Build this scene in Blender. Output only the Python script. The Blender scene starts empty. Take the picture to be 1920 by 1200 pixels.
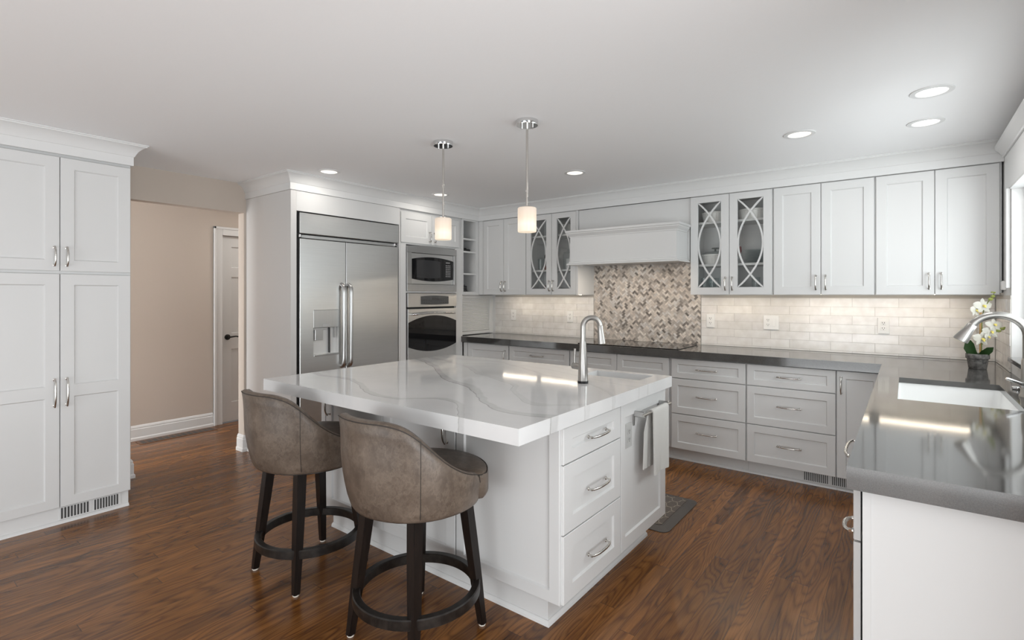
import bpy, bmesh, math, random
from mathutils import Vector, Matrix
random.seed(7)
R = math.radians
PI = math.pi
scene = bpy.context.scene
col = scene.collection

# ------------------------------------------------------------------ camera, world, light, exposure
cd = bpy.data.cameras.new('camera')
cam = bpy.data.objects.new('camera', cd)
col.objects.link(cam)
cam.location = (0, 0, 1.37)
cam.rotation_euler = (R(90), 0, R(37.352))
cd.sensor_width = 36
cd.lens = 966.8 / 1920 * 36
cd.shift_y = -(600 - 552.7) / 1920
cd.clip_start = 0.05
scene.camera = cam

w = bpy.data.worlds.new('world')
scene.world = w
w.use_nodes = True
w.node_tree.nodes['Background'].inputs[0].default_value = (0.93, 0.97, 1.0, 1)
w.node_tree.nodes['Background'].inputs[1].default_value = 0.37
vs = scene.view_settings
vs.view_transform = 'Standard'
vs.look = 'None'
vs.exposure = 0.03
vs.gamma = 1
vs.use_curve_mapping = False
scene.cycles.transparent_max_bounces = 64


def area(name, loc, rot, sx, sy, power, color=(1, 1, 1)):
    l = bpy.data.lights.new(name, 'AREA')
    l.shape = 'RECTANGLE'
    l.size, l.size_y, l.energy, l.color = sx, sy, power, color
    o = bpy.data.objects.new(name, l)
    o.location, o.rotation_euler = loc, rot
    col.objects.link(o)
    return o


# sink window and unseen side opening daylight; rear, upward and hall lamps are added fill
area('rear_fill', (-0.45, -6.0, 1.0), (R(90), 0, 0), 3.2, 1.9, 108, (0.945, 0.98, 1.0))  # unseen lamp added behind the camera to even out light on the base drawers
area('ceiling_fill', (-1.4, -1.9, 0.35), (R(140), 0, 0), 5.0, 1.2, 41, (0.945, 0.98, 1.0))  # unseen uplight added to brighten the ceiling
area('side_daylight', (2.6, -0.6, 1.3), (R(90), 0, R(90)), 2.6, 2.0, 30, (0.945, 0.98, 1.0))
area('side_ceiling_fill', (2.2, 0.2, 0.35), (R(140), 0, R(90)), 2.4, 1.2, 118, (0.945, 0.98, 1.0))  # second unseen uplight, added at the side as ceiling fill
area('hall_fill', (-5.2, -1.3, 1.3), (R(90), 0, 0), 0.9, 1.9, 88, (0.94, 0.98, 1.0))  # added at the unseen hall end to light the hall wall
area('window_daylight', (0.70, 3.2, 1.52), (R(90), 0, R(90)), 1.8, 0.9, 24, (0.95, 0.98, 1.0))
area('hall_door_fill', (-5.2, 3.0, 2.33), (0, 0, 0), 0.3, 0.3, 5, (1.0, 0.96, 0.90))  # added lamp without a fixture, brightens the hall door

# ------------------------------------------------------------------ materials
MAT = {}


def nt(name):
    m = bpy.data.materials.new(name)
    m.use_nodes = True
    MAT[name] = m
    return m, m.node_tree.nodes, m.node_tree.links, m.node_tree.nodes['Principled BSDF']


def simple(name, c, rough=0.5, metal=0.0, **kw):
    m, n, l, b = nt(name)
    b.inputs['Base Color'].default_value = (*c, 1)
    b.inputs['Roughness'].default_value = rough
    b.inputs['Metallic'].default_value = metal
    for k, v in kw.items():
        b.inputs[k].default_value = v
    return m


def N(n, t, **kw):
    x = n.new(t)
    for k, v in kw.items():
        setattr(x, k, v)
    return x


def math_node(n, l, op, a, b=None, c=None):
    x = n.new('ShaderNodeMath')
    x.operation = op
    for i, v in enumerate((a, b, c)):
        if v is None:
            continue
        if isinstance(v, (int, float)):
            x.inputs[i].default_value = v
        else:
            l.new(v, x.inputs[i])
    return x.outputs[0]


def ramp(n, l, fac, stops):
    x = n.new('ShaderNodeValToRGB')
    e = x.color_ramp.elements
    while len(e) < len(stops):
        e.new(0.5)
    for k, (p, c) in enumerate(stops):
        e[k].position = p
        e[k].color = (*c, 1)
    l.new(fac, x.inputs[0])
    return x.outputs[0]


def mixc(n, l, fac, a, b, mode='MIX'):
    x = n.new('ShaderNodeMix')
    x.data_type = 'RGBA'
    x.blend_type = mode
    for s, v in ((0, fac), (6, a), (7, b)):
        if isinstance(v, (int, float)):
            x.inputs[s].default_value = v
        elif isinstance(v, tuple):
            x.inputs[s].default_value = (*v, 1)
        else:
            l.new(v, x.inputs[s])
    return x.outputs[2]


def noise(n, l, vec, scale, detail=4, rough=0.5, dist=0.0, sx=None):
    if sx:
        mp = n.new('ShaderNodeMapping')
        mp.inputs['Scale'].default_value = sx
        l.new(vec, mp.inputs[0])
        vec = mp.outputs[0]
    x = n.new('ShaderNodeTexNoise')
    x.inputs['Scale'].default_value = scale
    x.inputs['Detail'].default_value = detail
    x.inputs['Roughness'].default_value = rough
    x.inputs['Distortion'].default_value = dist
    l.new(vec, x.inputs['Vector'])
    return x.outputs[0]


def bump(n, l, b, h, strength=0.1, dist=0.01):
    x = n.new('ShaderNodeBump')
    x.inputs['Strength'].default_value = strength
    x.inputs['Distance'].default_value = dist
    l.new(h, x.inputs['Height'])
    l.new(x.outputs[0], b.inputs['Normal'])


def pos(n):
    return n.new('ShaderNodeNewGeometry').outputs['Position']


def objco(n):
    return n.new('ShaderNodeTexCoord').outputs['Object']


PAINT = simple('cabinet_paint', (0.685, 0.685, 0.68), 0.42)
TRIM = simple('trim_paint', (0.74, 0.74, 0.735), 0.4)
PANEL = simple('surround_paint', (0.66, 0.65, 0.64), 0.45)
CAVITY = simple('cavity_dark', (0.02, 0.02, 0.02), 0.7)
INSIDE = simple('cabinet_inside', (0.68, 0.68, 0.68), 0.5)
PLASTIC = simple('white_plastic', (0.84, 0.83, 0.81), 0.35)
GREYPL = simple('grey_plastic', (0.50, 0.50, 0.49), 0.35)
SLOT = simple('slot_dark', (0.05, 0.05, 0.05), 0.5)
NICKEL = simple('polished_nickel', (0.62, 0.60, 0.57), 0.16, 1.0)
CHROME = simple('chrome', (0.72, 0.72, 0.72), 0.08, 1.0)
BLACKM = simple('black_metal', (0.012, 0.012, 0.012), 0.4, 0.2)
BLACKG = simple('black_glass', (0.006, 0.006, 0.007), 0.05)
SINKW = simple('white_sink', (0.86, 0.86, 0.85), 0.25)
CERAM = simple('white_ceramic', (0.80, 0.79, 0.77), 0.25)
GLIDE = simple('glide_plastic', (0.75, 0.70, 0.62), 0.5)
PIPING = simple('dark_piping', (0.03, 0.024, 0.02), 0.6)
REDP = simple('red_glaze', (0.12, 0.015, 0.015), 0.3)
GROUT = simple('grout', (0.50, 0.47, 0.43), 0.9)
LEAF = simple('orchid_leaf', (0.03, 0.075, 0.02), 0.35)
STEM = simple('orchid_stem', (0.13, 0.16, 0.04), 0.5)
BUDM = simple('orchid_bud', (0.24, 0.27, 0.06), 0.5)
BAMB = simple('bamboo', (0.45, 0.27, 0.10), 0.5)
PETAL = simple('orchid_petal', (0.85, 0.84, 0.78), 0.5)
LIPM = simple('orchid_lip', (0.75, 0.62, 0.15), 0.5)
GRILLE = simple('register_brown', (0.05, 0.028, 0.018), 0.5)
BULB = simple('display_grey', (0.06, 0.065, 0.07), 0.25)
KEYS = simple('keypad_print', (0.33, 0.33, 0.33), 0.4)

# walls
m, n, l, b = nt('beige_wall')
b.inputs['Base Color'].default_value = (0.565, 0.492, 0.430, 1)
b.inputs['Roughness'].default_value = 0.85
bump(n, l, b, noise(n, l, pos(n), 180, 3), 0.08, 0.003)
m, n, l, b = nt('ceiling_paint')
b.inputs['Base Color'].default_value = (0.90, 0.90, 0.905, 1)
b.inputs['Roughness'].default_value = 0.9
bump(n, l, b, noise(n, l, pos(n), 60, 4), 0.12, 0.004)
m, n, l, b = nt('white_wall')
b.inputs['Base Color'].default_value = (0.70, 0.69, 0.68, 1)
b.inputs['Roughness'].default_value = 0.8

# stainless steel, brushed
def steel(name, c, rough, sc):
    m, n, l, b = nt(name)
    b.inputs['Metallic'].default_value = 1
    g = noise(n, l, pos(n), 1.0, 3, 0.6, 0, sc)
    l.new(ramp(n, l, g, [(0.3, tuple(x * 0.93 for x in c)), (0.7, c)]), b.inputs['Base Color'])
    b.inputs['Roughness'].default_value = rough
    b.inputs['Anisotropic'].default_value = 0.35
    bump(n, l, b, g, 0.02, 0.001)
    return m


STEEL = steel('stainless_steel', (0.68, 0.68, 0.67), 0.28, (4, 4, 300))
STEELD = steel('stainless_trim', (0.54, 0.54, 0.535), 0.30, (300, 300, 4))
BRUSHN = steel('brushed_nickel', (0.44, 0.425, 0.405), 0.30, (500, 500, 500))

# hardwood floor: narrow stained oak strips along Y
m, n, l, b = nt('oak_floor')
P = pos(n)
sp = n.new('ShaderNodeSeparateXYZ')
l.new(P, sp.inputs[0])
X, Y, Z = sp.outputs
W = 0.072
xi = math_node(n, l, 'DIVIDE', X, W)
row = math_node(n, l, 'FLOOR', xi)
fx = math_node(n, l, 'FRACT', xi)
wn = N(n, 'ShaderNodeTexWhiteNoise', noise_dimensions='1D')
l.new(row, wn.inputs['W'])
yo = math_node(n, l, 'ADD', math_node(n, l, 'DIVIDE', Y, 1.25), math_node(n, l, 'MULTIPLY', wn.outputs['Value'], 7.3))
brd = math_node(n, l, 'FLOOR', yo)
fy = math_node(n, l, 'FRACT', yo)
cb = N(n, 'ShaderNodeCombineXYZ')
l.new(row, cb.inputs[0])
l.new(brd, cb.inputs[1])
wn2 = N(n, 'ShaderNodeTexWhiteNoise', noise_dimensions='3D')
l.new(cb.outputs[0], wn2.inputs['Vector'])
off = N(n, 'ShaderNodeVectorMath', operation='MULTIPLY_ADD')
l.new(wn2.outputs['Color'], off.inputs[0])
off.inputs[1].default_value = (31, 47, 19)
l.new(P, off.inputs[2])
V = off.outputs[0]
# growth rings: contours of a stretched noise field (cathedral grain), thin and dark
field = noise(n, l, V, 1.0, 2, 0.45, 0.3, (5.5, 0.75, 1))
rings = math_node(n, l, 'PINGPONG', math_node(n, l, 'MULTIPLY', field, 26.0), 0.5)
rings = math_node(n, l, 'POWER', math_node(n, l, 'MULTIPLY', rings, 2.0), 2.2)
fine = noise(n, l, V, 1.0, 5, 0.7, 0, (230, 5, 1))
mid = noise(n, l, V, 1.0, 4, 0.6, 0.5, (28, 1.6, 1))
blotch = noise(n, l, V, 1.0, 3, 0.55, 0, (4, 1.2, 1))
g = math_node(n, l, 'ADD', math_node(n, l, 'MULTIPLY', fine, 0.42), math_node(n, l, 'MULTIPLY', mid, 0.48))
g = math_node(n, l, 'ADD', g, math_node(n, l, 'MULTIPLY', math_node(n, l, 'SUBTRACT', blotch, 0.5), 0.30))
g = math_node(n, l, 'ADD', g, math_node(n, l, 'MULTIPLY', rings, -0.17))
g = math_node(n, l, 'ADD', g, 0.06)
c1 = ramp(n, l, g, [(0.18, (0.048, 0.018, 0.006)), (0.36, (0.130, 0.050, 0.013)), (0.52, (0.235, 0.096, 0.024)), (0.75, (0.36, 0.165, 0.048))])
tone = ramp(n, l, wn2.outputs['Value'], [(0.0, (0.74, 0.71, 0.72)), (0.5, (0.98, 0.96, 0.95)), (1.0, (1.20, 1.16, 1.10))])
c2 = mixc(n, l, 1.0, c1, tone, 'MULTIPLY')
ex = math_node(n, l, 'GREATER_THAN', math_node(n, l, 'ABSOLUTE', math_node(n, l, 'SUBTRACT', fx, 0.5)), 0.487)
ey = math_node(n, l, 'GREATER_THAN', math_node(n, l, 'ABSOLUTE', math_node(n, l, 'SUBTRACT', fy, 0.5)), 0.4988)
edge = math_node(n, l, 'MAXIMUM', ex, ey)
c3 = mixc(n, l, math_node(n, l, 'MULTIPLY', edge, 0.6), c2, (0.008, 0.004, 0.003))
l.new(c3, b.inputs['Base Color'])
l.new(math_node(n, l, 'ADD', 0.20, math_node(n, l, 'MULTIPLY', fine, 0.10)), b.inputs['Roughness'])
b.inputs['Specular IOR Level'].default_value = 0.5
bump(n, l, b, math_node(n, l, 'SUBTRACT', math_node(n, l, 'MULTIPLY', g, 0.4), edge), 0.10, 0.002)
FLOOR = m

# marble-look quartz of the island
m, n, l, b = nt('veined_quartz')
P = pos(n)
wob = N(n, 'ShaderNodeTexNoise')
wob.inputs['Scale'].default_value = 5.0
wob.inputs['Detail'].default_value = 5
l.new(P, wob.inputs['Vector'])
wv = N(n, 'ShaderNodeVectorMath', operation='MULTIPLY_ADD')
l.new(wob.outputs['Color'], wv.inputs[0])
wv.inputs[1].default_value = (0.075, 0.075, 0)
l.new(P, wv.inputs[2])
sp = n.new('ShaderNodeSeparateXYZ')
l.new(wv.outputs[0], sp.inputs[0])
ux = math_node(n, l, 'DIVIDE', math_node(n, l, 'ADD', sp.outputs[0], 2.80), 2.0)
brk = noise(n, l, P, 9, 4, 0.6)
VEINS = [
    ([(-2.80, 1.68), (-2.638, 1.665), (-2.3, 1.65), (-2.1, 1.56), (-1.964, 1.50), (-1.753, 1.475), (-1.591, 1.595), (-1.453, 1.55), (-1.297, 1.43), (-1.24, 1.36), (-1.0, 1.2)], 0.020, 0.75),
    ([(-2.8, 2.52), (-2.4, 2.33), (-2.151, 2.13), (-1.891, 1.965), (-1.684, 1.89), (-1.448, 1.71), (-1.253, 1.573), (-1.148, 1.577), (-1.0, 1.60)], 0.030, 0.85),
    ([(-2.8, 2.62), (-2.2, 2.42), (-1.932, 2.245), (-1.633, 2.12), (-1.346, 1.86), (-1.189, 1.75), (-1.053, 1.83), (-1.0, 1.86)], 0.026, 0.45),
    ([(-2.8, 2.75), (-2.5, 2.68), (-2.2, 2.72), (-1.9, 2.60), (-1.6, 2.44), (-1.3, 2.36), (-1.0, 2.10)], 0.016, 0.40),
    ([(-2.8, 2.30), (-2.6, 2.42), (-2.3, 2.52), (-2.0, 2.66), (-1.7, 2.62), (-1.4, 2.50), (-1.0, 2.38)], 0.012, 0.35),
    ([(-2.8, 2.90), (-2.0, 2.84), (-1.5, 2.66), (-1.2, 2.56), (-1.0, 2.50)], 0.010, 0.35),
]
acc = None
for pts, wd, amt in VEINS:
    fc = n.new('ShaderNodeFloatCurve')
    cv = fc.mapping.curves[0]
    ps = [((x + 2.8) / 2.0, (y - 1.0) / 2.0) for x, y in pts]
    while len(cv.points) < len(ps):
        cv.points.new(0.5, 0.5)
    for q, (a, c) in zip(cv.points, ps):
        q.location = (min(max(a, 0), 1), c)
    fc.mapping.update()
    l.new(ux, fc.inputs['Value'])
    cy = math_node(n, l, 'ADD', math_node(n, l, 'MULTIPLY', fc.outputs[0], 2.0), 1.0)
    d = math_node(n, l, 'SUBTRACT', sp.outputs[1], cy)
    ad = math_node(n, l, 'ABSOLUTE', math_node(n, l, 'SUBTRACT', d, 0.0375))
    core = math_node(n, l, 'SUBTRACT', 1.0, math_node(n, l, 'DIVIDE', ad, wd * 0.20))
    core = math_node(n, l, 'MAXIMUM', core, 0.0)
    soft = math_node(n, l, 'SUBTRACT', 1.0, math_node(n, l, 'DIVIDE', math_node(n, l, 'ABSOLUTE', math_node(n, l, 'SUBTRACT', d, 0.0375 + wd * 0.8)), wd))
    soft = math_node(n, l, 'MAXIMUM', soft, 0.0)
    soft = math_node(n, l, 'MINIMUM', math_node(n, l, 'MULTIPLY', soft, 2.5), 1.0)
    t = math_node(n, l, 'ADD', math_node(n, l, 'MULTIPLY', core, 0.75 * amt), math_node(n, l, 'MULTIPLY', soft, 0.30 * amt))
    t = math_node(n, l, 'MULTIPLY', t, math_node(n, l, 'ADD', 0.15, math_node(n, l, 'MULTIPLY', brk, 1.35)))
    acc = t if acc is None else math_node(n, l, 'MAXIMUM', acc, t)
cl = noise(n, l, P, 2.2, 4, 0.55)
base = ramp(n, l, cl, [(0.35, (0.69, 0.69, 0.69)), (0.65, (0.76, 0.76, 0.755))])
l.new(mixc(n, l, math_node(n, l, 'MINIMUM', acc, 1.0), base, (0.22, 0.215, 0.20)), b.inputs['Base Color'])
b.inputs['Roughness'].default_value = 0.07
MARBLE = m

# grey quartz of the perimeter counter
m, n, l, b = nt('grey_quartz')
P = pos(n)
s1 = noise(n, l, P, 420, 2, 0.6)
s2 = noise(n, l, P, 5, 3, 0.5)
q = math_node(n, l, 'ADD', math_node(n, l, 'MULTIPLY', s1, 0.5), math_node(n, l, 'MULTIPLY', s2, 0.5))
l.new(ramp(n, l, q, [(0.38, (0.036, 0.034, 0.032)), (0.62, (0.078, 0.075, 0.072))]), b.inputs['Base Color'])
b.inputs['Roughness'].default_value = 0.075
b.inputs['IOR'].default_value = 1.75
b.inputs['Specular IOR Level'].default_value = 0.55
QUARTZ = m

# distressed leather
m, n, l, b = nt('taupe_leather')
P = objco(n)
a1 = noise(n, l, P, 9, 6, 0.66, 0.1)
a2 = noise(n, l, P, 1.0, 5, 0.72, 0.15, (9, 9, 6))
a3 = noise(n, l, P, 1.0, 5, 0.75, 0.2, (15, 15, 9))
def crease(v, k):
    return math_node(n, l, 'SUBTRACT', 1.0, math_node(n, l, 'MINIMUM', math_node(n, l, 'MULTIPLY', math_node(n, l, 'ABSOLUTE', math_node(n, l, 'SUBTRACT', v, 0.5)), k), 1.0))
vein = math_node(n, l, 'MAXIMUM', crease(a2, 26.0), math_node(n, l, 'MULTIPLY', crease(a3, 20.0), 0.6))
vein = math_node(n, l, 'MULTIPLY', vein, noise(n, l, P, 14, 3, 0.6))
c1 = ramp(n, l, a1, [(0.30, (0.068, 0.049, 0.037)), (0.5, (0.111, 0.083, 0.063)), (0.70, (0.158, 0.121, 0.094))])
c2 = mixc(n, l, math_node(n, l, 'MULTIPLY', vein, 0.42), c1, (0.30, 0.24, 0.19))
l.new(c2, b.inputs['Base Color'])
b.inputs['Roughness'].default_value = 0.42
bump(n, l, b, noise(n, l, P, 260, 3), 0.08, 0.002)
LEATHER = m

m, n, l, b = nt('espresso_wood')
g = noise(n, l, objco(n), 1.0, 4, 0.6, 0, (90, 90, 6))
l.new(ramp(n, l, g, [(0.3, (0.006, 0.004, 0.0035)), (0.7, (0.015, 0.010, 0.008))]), b.inputs['Base Color'])
b.inputs['Roughness'].default_value = 0.36
b.inputs['Specular IOR Level'].default_value = 0.35
ESPRESSO = m
m, n, l, b = nt('worn_ring')
g = noise(n, l, objco(n), 30, 4, 0.6)
l.new(ramp(n, l, g, [(0.4, (0.008, 0.006, 0.005)), (0.75, (0.030, 0.024, 0.020))]), b.inputs['Base Color'])
b.inputs['Roughness'].default_value = 0.36
b.inputs['Specular IOR Level'].default_value = 0.4
RINGM = m

# handmade white subway tile
m, n, l, b = nt('white_tile')
at = N(n, 'ShaderNodeAttribute', attribute_name='tint')
c = noise(n, l, pos(n), 14, 3, 0.5)
base = ramp(n, l, c, [(0.3, (0.72, 0.69, 0.66)), (0.7, (0.82, 0.80, 0.78))])
l.new(mixc(n, l, 1.0, base, at.outputs['Color'], 'MULTIPLY'), b.inputs['Base Color'])
b.inputs['Roughness'].default_value = 0.16
bump(n, l, b, noise(n, l, pos(n), 11, 2), 0.22, 0.010)
TILE = m
m, n, l, b = nt('mosaic_stone')
at = N(n, 'ShaderNodeAttribute', attribute_name='tint')
sp = n.new('ShaderNodeSeparateXYZ')
l.new(pos(n), sp.inputs[0])
sx_, sz_ = sp.outputs[0], sp.outputs[2]
dp, dm = math_node(n, l, 'ADD', sx_, sz_), math_node(n, l, 'SUBTRACT', sx_, sz_)
al = at.outputs['Alpha']
inv = math_node(n, l, 'SUBTRACT', 1.0, al)
along = math_node(n, l, 'ADD', math_node(n, l, 'MULTIPLY', dp, inv), math_node(n, l, 'MULTIPLY', dm, al))
across = math_node(n, l, 'ADD', math_node(n, l, 'MULTIPLY', dm, inv), math_node(n, l, 'MULTIPLY', dp, al))
cb = N(n, 'ShaderNodeCombineXYZ')
l.new(math_node(n, l, 'MULTIPLY', along, 9.0), cb.inputs[0])
l.new(math_node(n, l, 'MULTIPLY', across, 150.0), cb.inputs[1])
st = noise(n, l, cb.outputs[0], 1.0, 3, 0.6, 0.3)
v = ramp(n, l, st, [(0.3, (0.72, 0.71, 0.70)), (0.7, (1.16, 1.16, 1.16))])
l.new(mixc(n, l, 1.0, at.outputs['Color'], v, 'MULTIPLY'), b.inputs['Base Color'])
b.inputs['Roughness'].default_value = 0.28
MOSAIC = m

# thin clear glass
def glass(name, tint, ior=1.45, gl=0.02):
    m = bpy.data.materials.new(name)
    m.use_nodes = True
    n, l = m.node_tree.nodes, m.node_tree.links
    n.remove(n['Principled BSDF'])
    tr = n.new('ShaderNodeBsdfTransparent')
    tr.inputs[0].default_value = (*tint, 1)
    g = n.new('ShaderNodeBsdfGlossy')
    g.inputs['Roughness'].default_value = gl
    lw = n.new('ShaderNodeLayerWeight')
    lw.inputs[0].default_value = 0.5
    f5 = math_node(n, l, 'POWER', lw.outputs['Facing'], 4.0)
    fac = math_node(n, l, 'ADD', 0.035, math_node(n, l, 'MULTIPLY', f5, 0.55))
    mx = n.new('ShaderNodeMixShader')
    l.new(fac, mx.inputs[0])
    l.new(tr.outputs[0], mx.inputs[1])
    l.new(g.outputs[0], mx.inputs[2])
    l.new(mx.outputs[0], n['Material Output'].inputs[0])
    MAT[name] = m
    return m


PANE = glass('pane_glass', (0.97, 0.975, 0.97), 1.3)
JAR = glass('jar_glass', (0.93, 0.95, 0.95), 1.5)
WINGLASS = glass('window_glass', (0.95, 0.97, 0.97), 1.3)


def emit(name, c, s):
    m, n, l, b = nt(name)
    b.inputs['Base Color'].default_value = (0.8, 0.8, 0.8, 1)
    b.inputs['Emission Color'].default_value = (*c, 1)
    b.inputs['Emission Strength'].default_value = s
    return m


CANW = emit('can_lamp_cool', (1.0, 0.98, 0.95), 2.2)
CANY = emit('can_lamp_warm', (1.0, 0.90, 0.78), 1.3)
LEDM = emit('led_warm', (1.0, 0.86, 0.68), 24.0)
# opal shade: glows most around the bulb inside it
m, n, l, b = nt('opal_glass')
b.inputs['Base Color'].default_value = (0.42, 0.39, 0.36, 1)
b.inputs['Roughness'].default_value = 0.35
sp = n.new('ShaderNodeSeparateXYZ')
l.new(objco(n), sp.inputs[0])
rg = ramp(n, l, math_node(n, l, 'DIVIDE', sp.outputs[2], 0.14), [(0.0, (1.0, 0.82, 0.60)), (0.30, (1.0, 0.90, 0.72)), (0.55, (0.90, 0.70, 0.50)), (1.0, (0.66, 0.52, 0.40))])
l.new(rg, b.inputs['Emission Color'])
b.inputs['Emission Strength'].default_value = 0.70
OPAL = m

# mat with trellis
m, n, l, b = nt('trellis_mat')
sp = n.new('ShaderNodeSeparateXYZ')
l.new(objco(n), sp.inputs[0])
k = 0.105
u = math_node(n, l, 'ADD', math_node(n, l, 'DIVIDE', sp.outputs[0], k), math_node(n, l, 'DIVIDE', sp.outputs[1], k))
v = math_node(n, l, 'SUBTRACT', math_node(n, l, 'DIVIDE', sp.outputs[0], k), math_node(n, l, 'DIVIDE', sp.outputs[1], k))
u = math_node(n, l, 'ADD', u, math_node(n, l, 'MULTIPLY', math_node(n, l, 'SINE', math_node(n, l, 'MULTIPLY', v, 2 * PI)), 0.10))
v2 = math_node(n, l, 'ADD', v, math_node(n, l, 'MULTIPLY', math_node(n, l, 'SINE', math_node(n, l, 'MULTIPLY', u, 2 * PI)), 0.10))
lu = math_node(n, l, 'LESS_THAN', math_node(n, l, 'ABSOLUTE', math_node(n, l, 'SUBTRACT', math_node(n, l, 'FRACT', u), 0.5)), 0.034)
lv = math_node(n, l, 'LESS_THAN', math_node(n, l, 'ABSOLUTE', math_node(n, l, 'SUBTRACT', math_node(n, l, 'FRACT', v2), 0.5)), 0.034)
ln = math_node(n, l, 'MAXIMUM', lu, lv)
wv_ = noise(n, l, objco(n), 300, 2)
bc = ramp(n, l, wv_, [(0.3, (0.075, 0.06, 0.052)), (0.7, (0.13, 0.108, 0.092))])
l.new(mixc(n, l, ln, bc, (0.30, 0.26, 0.21)), b.inputs['Base Color'])
b.inputs['Roughness'].default_value = 0.7
MATTOP = m
MATEDGE = simple('mat_border', (0.075, 0.066, 0.060), 0.5)

m, n, l, b = nt('terry_cloth')
b.inputs['Base Color'].default_value = (0.74, 0.73, 0.70, 1)
b.inputs['Roughness'].default_value = 0.95
bump(n, l, b, noise(n, l, objco(n), 330, 3, 0.7), 0.8, 0.006)
TERRY = m
m, n, l, b = nt('weathered_pot')
c = noise(n, l, objco(n), 40, 5, 0.65)
l.new(ramp(n, l, c, [(0.35, (0.045, 0.042, 0.040)), (0.65, (0.17, 0.16, 0.15))]), b.inputs['Base Color'])
b.inputs['Roughness'].default_value = 0.75
POTM = m


# ------------------------------------------------------------------ mesh helpers
def bm_new():
    return bmesh.new()


def box(bm, x0, x1, y0, y1, z0, z1, bev=0.0, seg=1):
    if x1 < x0: x0, x1 = x1, x0
    if y1 < y0: y0, y1 = y1, y0
    if z1 < z0: z0, z1 = z1, z0
    vs_ = [bm.verts.new((x, y, z)) for x in (x0, x1) for y in (y0, y1) for z in (z0, z1)]
    f = [(0, 1, 3, 2), (4, 6, 7, 5), (0, 4, 5, 1), (2, 3, 7, 6), (0, 2, 6, 4), (1, 5, 7, 3)]
    fs = [bm.faces.new([vs_[i] for i in q]) for q in f]
    if bev:
        es = list({e for q in fs for e in q.edges})
        bmesh.ops.bevel(bm, geom=es, offset=bev, segments=seg, affect='EDGES', clamp_overlap=True)
    return fs


def prism(bm, pts, y0, y1, axis='y'):
    """extrude a 2-D outline; axis is the extrusion axis, pts are the other two coordinates in order"""
    def mk(p, d):
        if axis == 'y': return (p[0], d, p[1])
        if axis == 'x': return (d, p[0], p[1])
        return (p[0], p[1], d)
    a = [bm.verts.new(mk(p, y0)) for p in pts]
    c = [bm.verts.new(mk(p, y1)) for p in pts]
    k = len(pts)
    bm.faces.new(a)
    bm.faces.new(list(reversed(c)))
    for i in range(k):
        j = (i + 1) % k
        bm.faces.new((a[j], a[i], c[i], c[j]))


def tube(bm, path, r, seg=12, cap=True):
    path = [Vector(p) for p in path]
    rs = r if isinstance(r, (list, tuple)) else [r] * len(path)
    prev = None
    rings_ = []
    for i, p in enumerate(path):
        if i == 0: t = path[1] - p
        elif i == len(path) - 1: t = p - path[i - 1]
        else: t = (path[i + 1] - p).normalized() + (p - path[i - 1]).normalized()
        t.normalize()
        if prev is None:
            a = Vector((0, 0, 1)) if abs(t.z) < 0.9 else Vector((1, 0, 0))
            u_ = t.cross(a).normalized()
        else:
            u_ = (prev - t * prev.dot(t)).normalized()
        prev = u_
        v_ = t.cross(u_)
        rings_.append([bm.verts.new(p + (u_ * math.cos(2 * PI * k / seg) + v_ * math.sin(2 * PI * k / seg)) * rs[i]) for k in range(seg)])
    for a, c in zip(rings_, rings_[1:]):
        for k in range(seg):
            j = (k + 1) % seg
            bm.faces.new((a[k], a[j], c[j], c[k]))
    if cap:
        bm.faces.new(list(reversed(rings_[0])))
        bm.faces.new(rings_[-1])


def lathe(bm, prof, seg=32, c=(0, 0, 0), closed=False):
    rr = []
    for r_, z in prof:
        if r_ < 1e-6:
            rr.append([bm.verts.new((c[0], c[1], c[2] + z))])
        else:
            rr.append([bm.verts.new((c[0] + r_ * math.cos(2 * PI * k / seg), c[1] + r_ * math.sin(2 * PI * k / seg), c[2] + z)) for k in range(seg)])
    prs = list(zip(rr, rr[1:])) + ([(rr[-1], rr[0])] if closed else [])
    for a, d in prs:
        for k in range(seg):
            j = (k + 1) % seg
            if len(a) == 1 and len(d) == 1: continue
            if len(a) == 1: bm.faces.new((a[0], d[j], d[k]))
            elif len(d) == 1: bm.faces.new((a[k], a[j], d[0]))
            else: bm.faces.new((a[k], a[j], d[j], d[k]))


def sweep(bm, prof, path, closed_prof=True):
    """profile of (outward, z) swept along a 2-D path; outward is to the right of travel"""
    path = [Vector((p[0], p[1])) for p in path]
    sec = []
    for i, p in enumerate(path):
        nn = []
        if i > 0: d = (p - path[i - 1]).normalized(); nn.append(Vector((d.y, -d.x)))
        if i < len(path) - 1: d = (path[i + 1] - p).normalized(); nn.append(Vector((d.y, -d.x)))
        m_ = nn[0] if len(nn) == 1 else (nn[0] + nn[1]) / (1 + nn[0].dot(nn[1]))
        sec.append([bm.verts.new((p.x + m_.x * o, p.y + m_.y * o, z)) for o, z in prof])
    k = len(prof)
    for a, c in zip(sec, sec[1:]):
        for i in range(k if closed_prof else k - 1):
            j = (i + 1) % k
            bm.faces.new((a[i], c[i], c[j], a[j]))
    bm.faces.new(sec[0])
    bm.faces.new(list(reversed(sec[-1])))


def rect_ring(bm, a, c):
    for i in range(4):
        j = (i + 1) % 4
        bm.faces.new((a[i], a[j], c[j], c[i]))


def rect(bm, x0, x1, z0, z1, y):
    return [bm.verts.new(p) for p in ((x0, y, z0), (x1, y, z0), (x1, y, z1), (x0, y, z1))]


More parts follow.
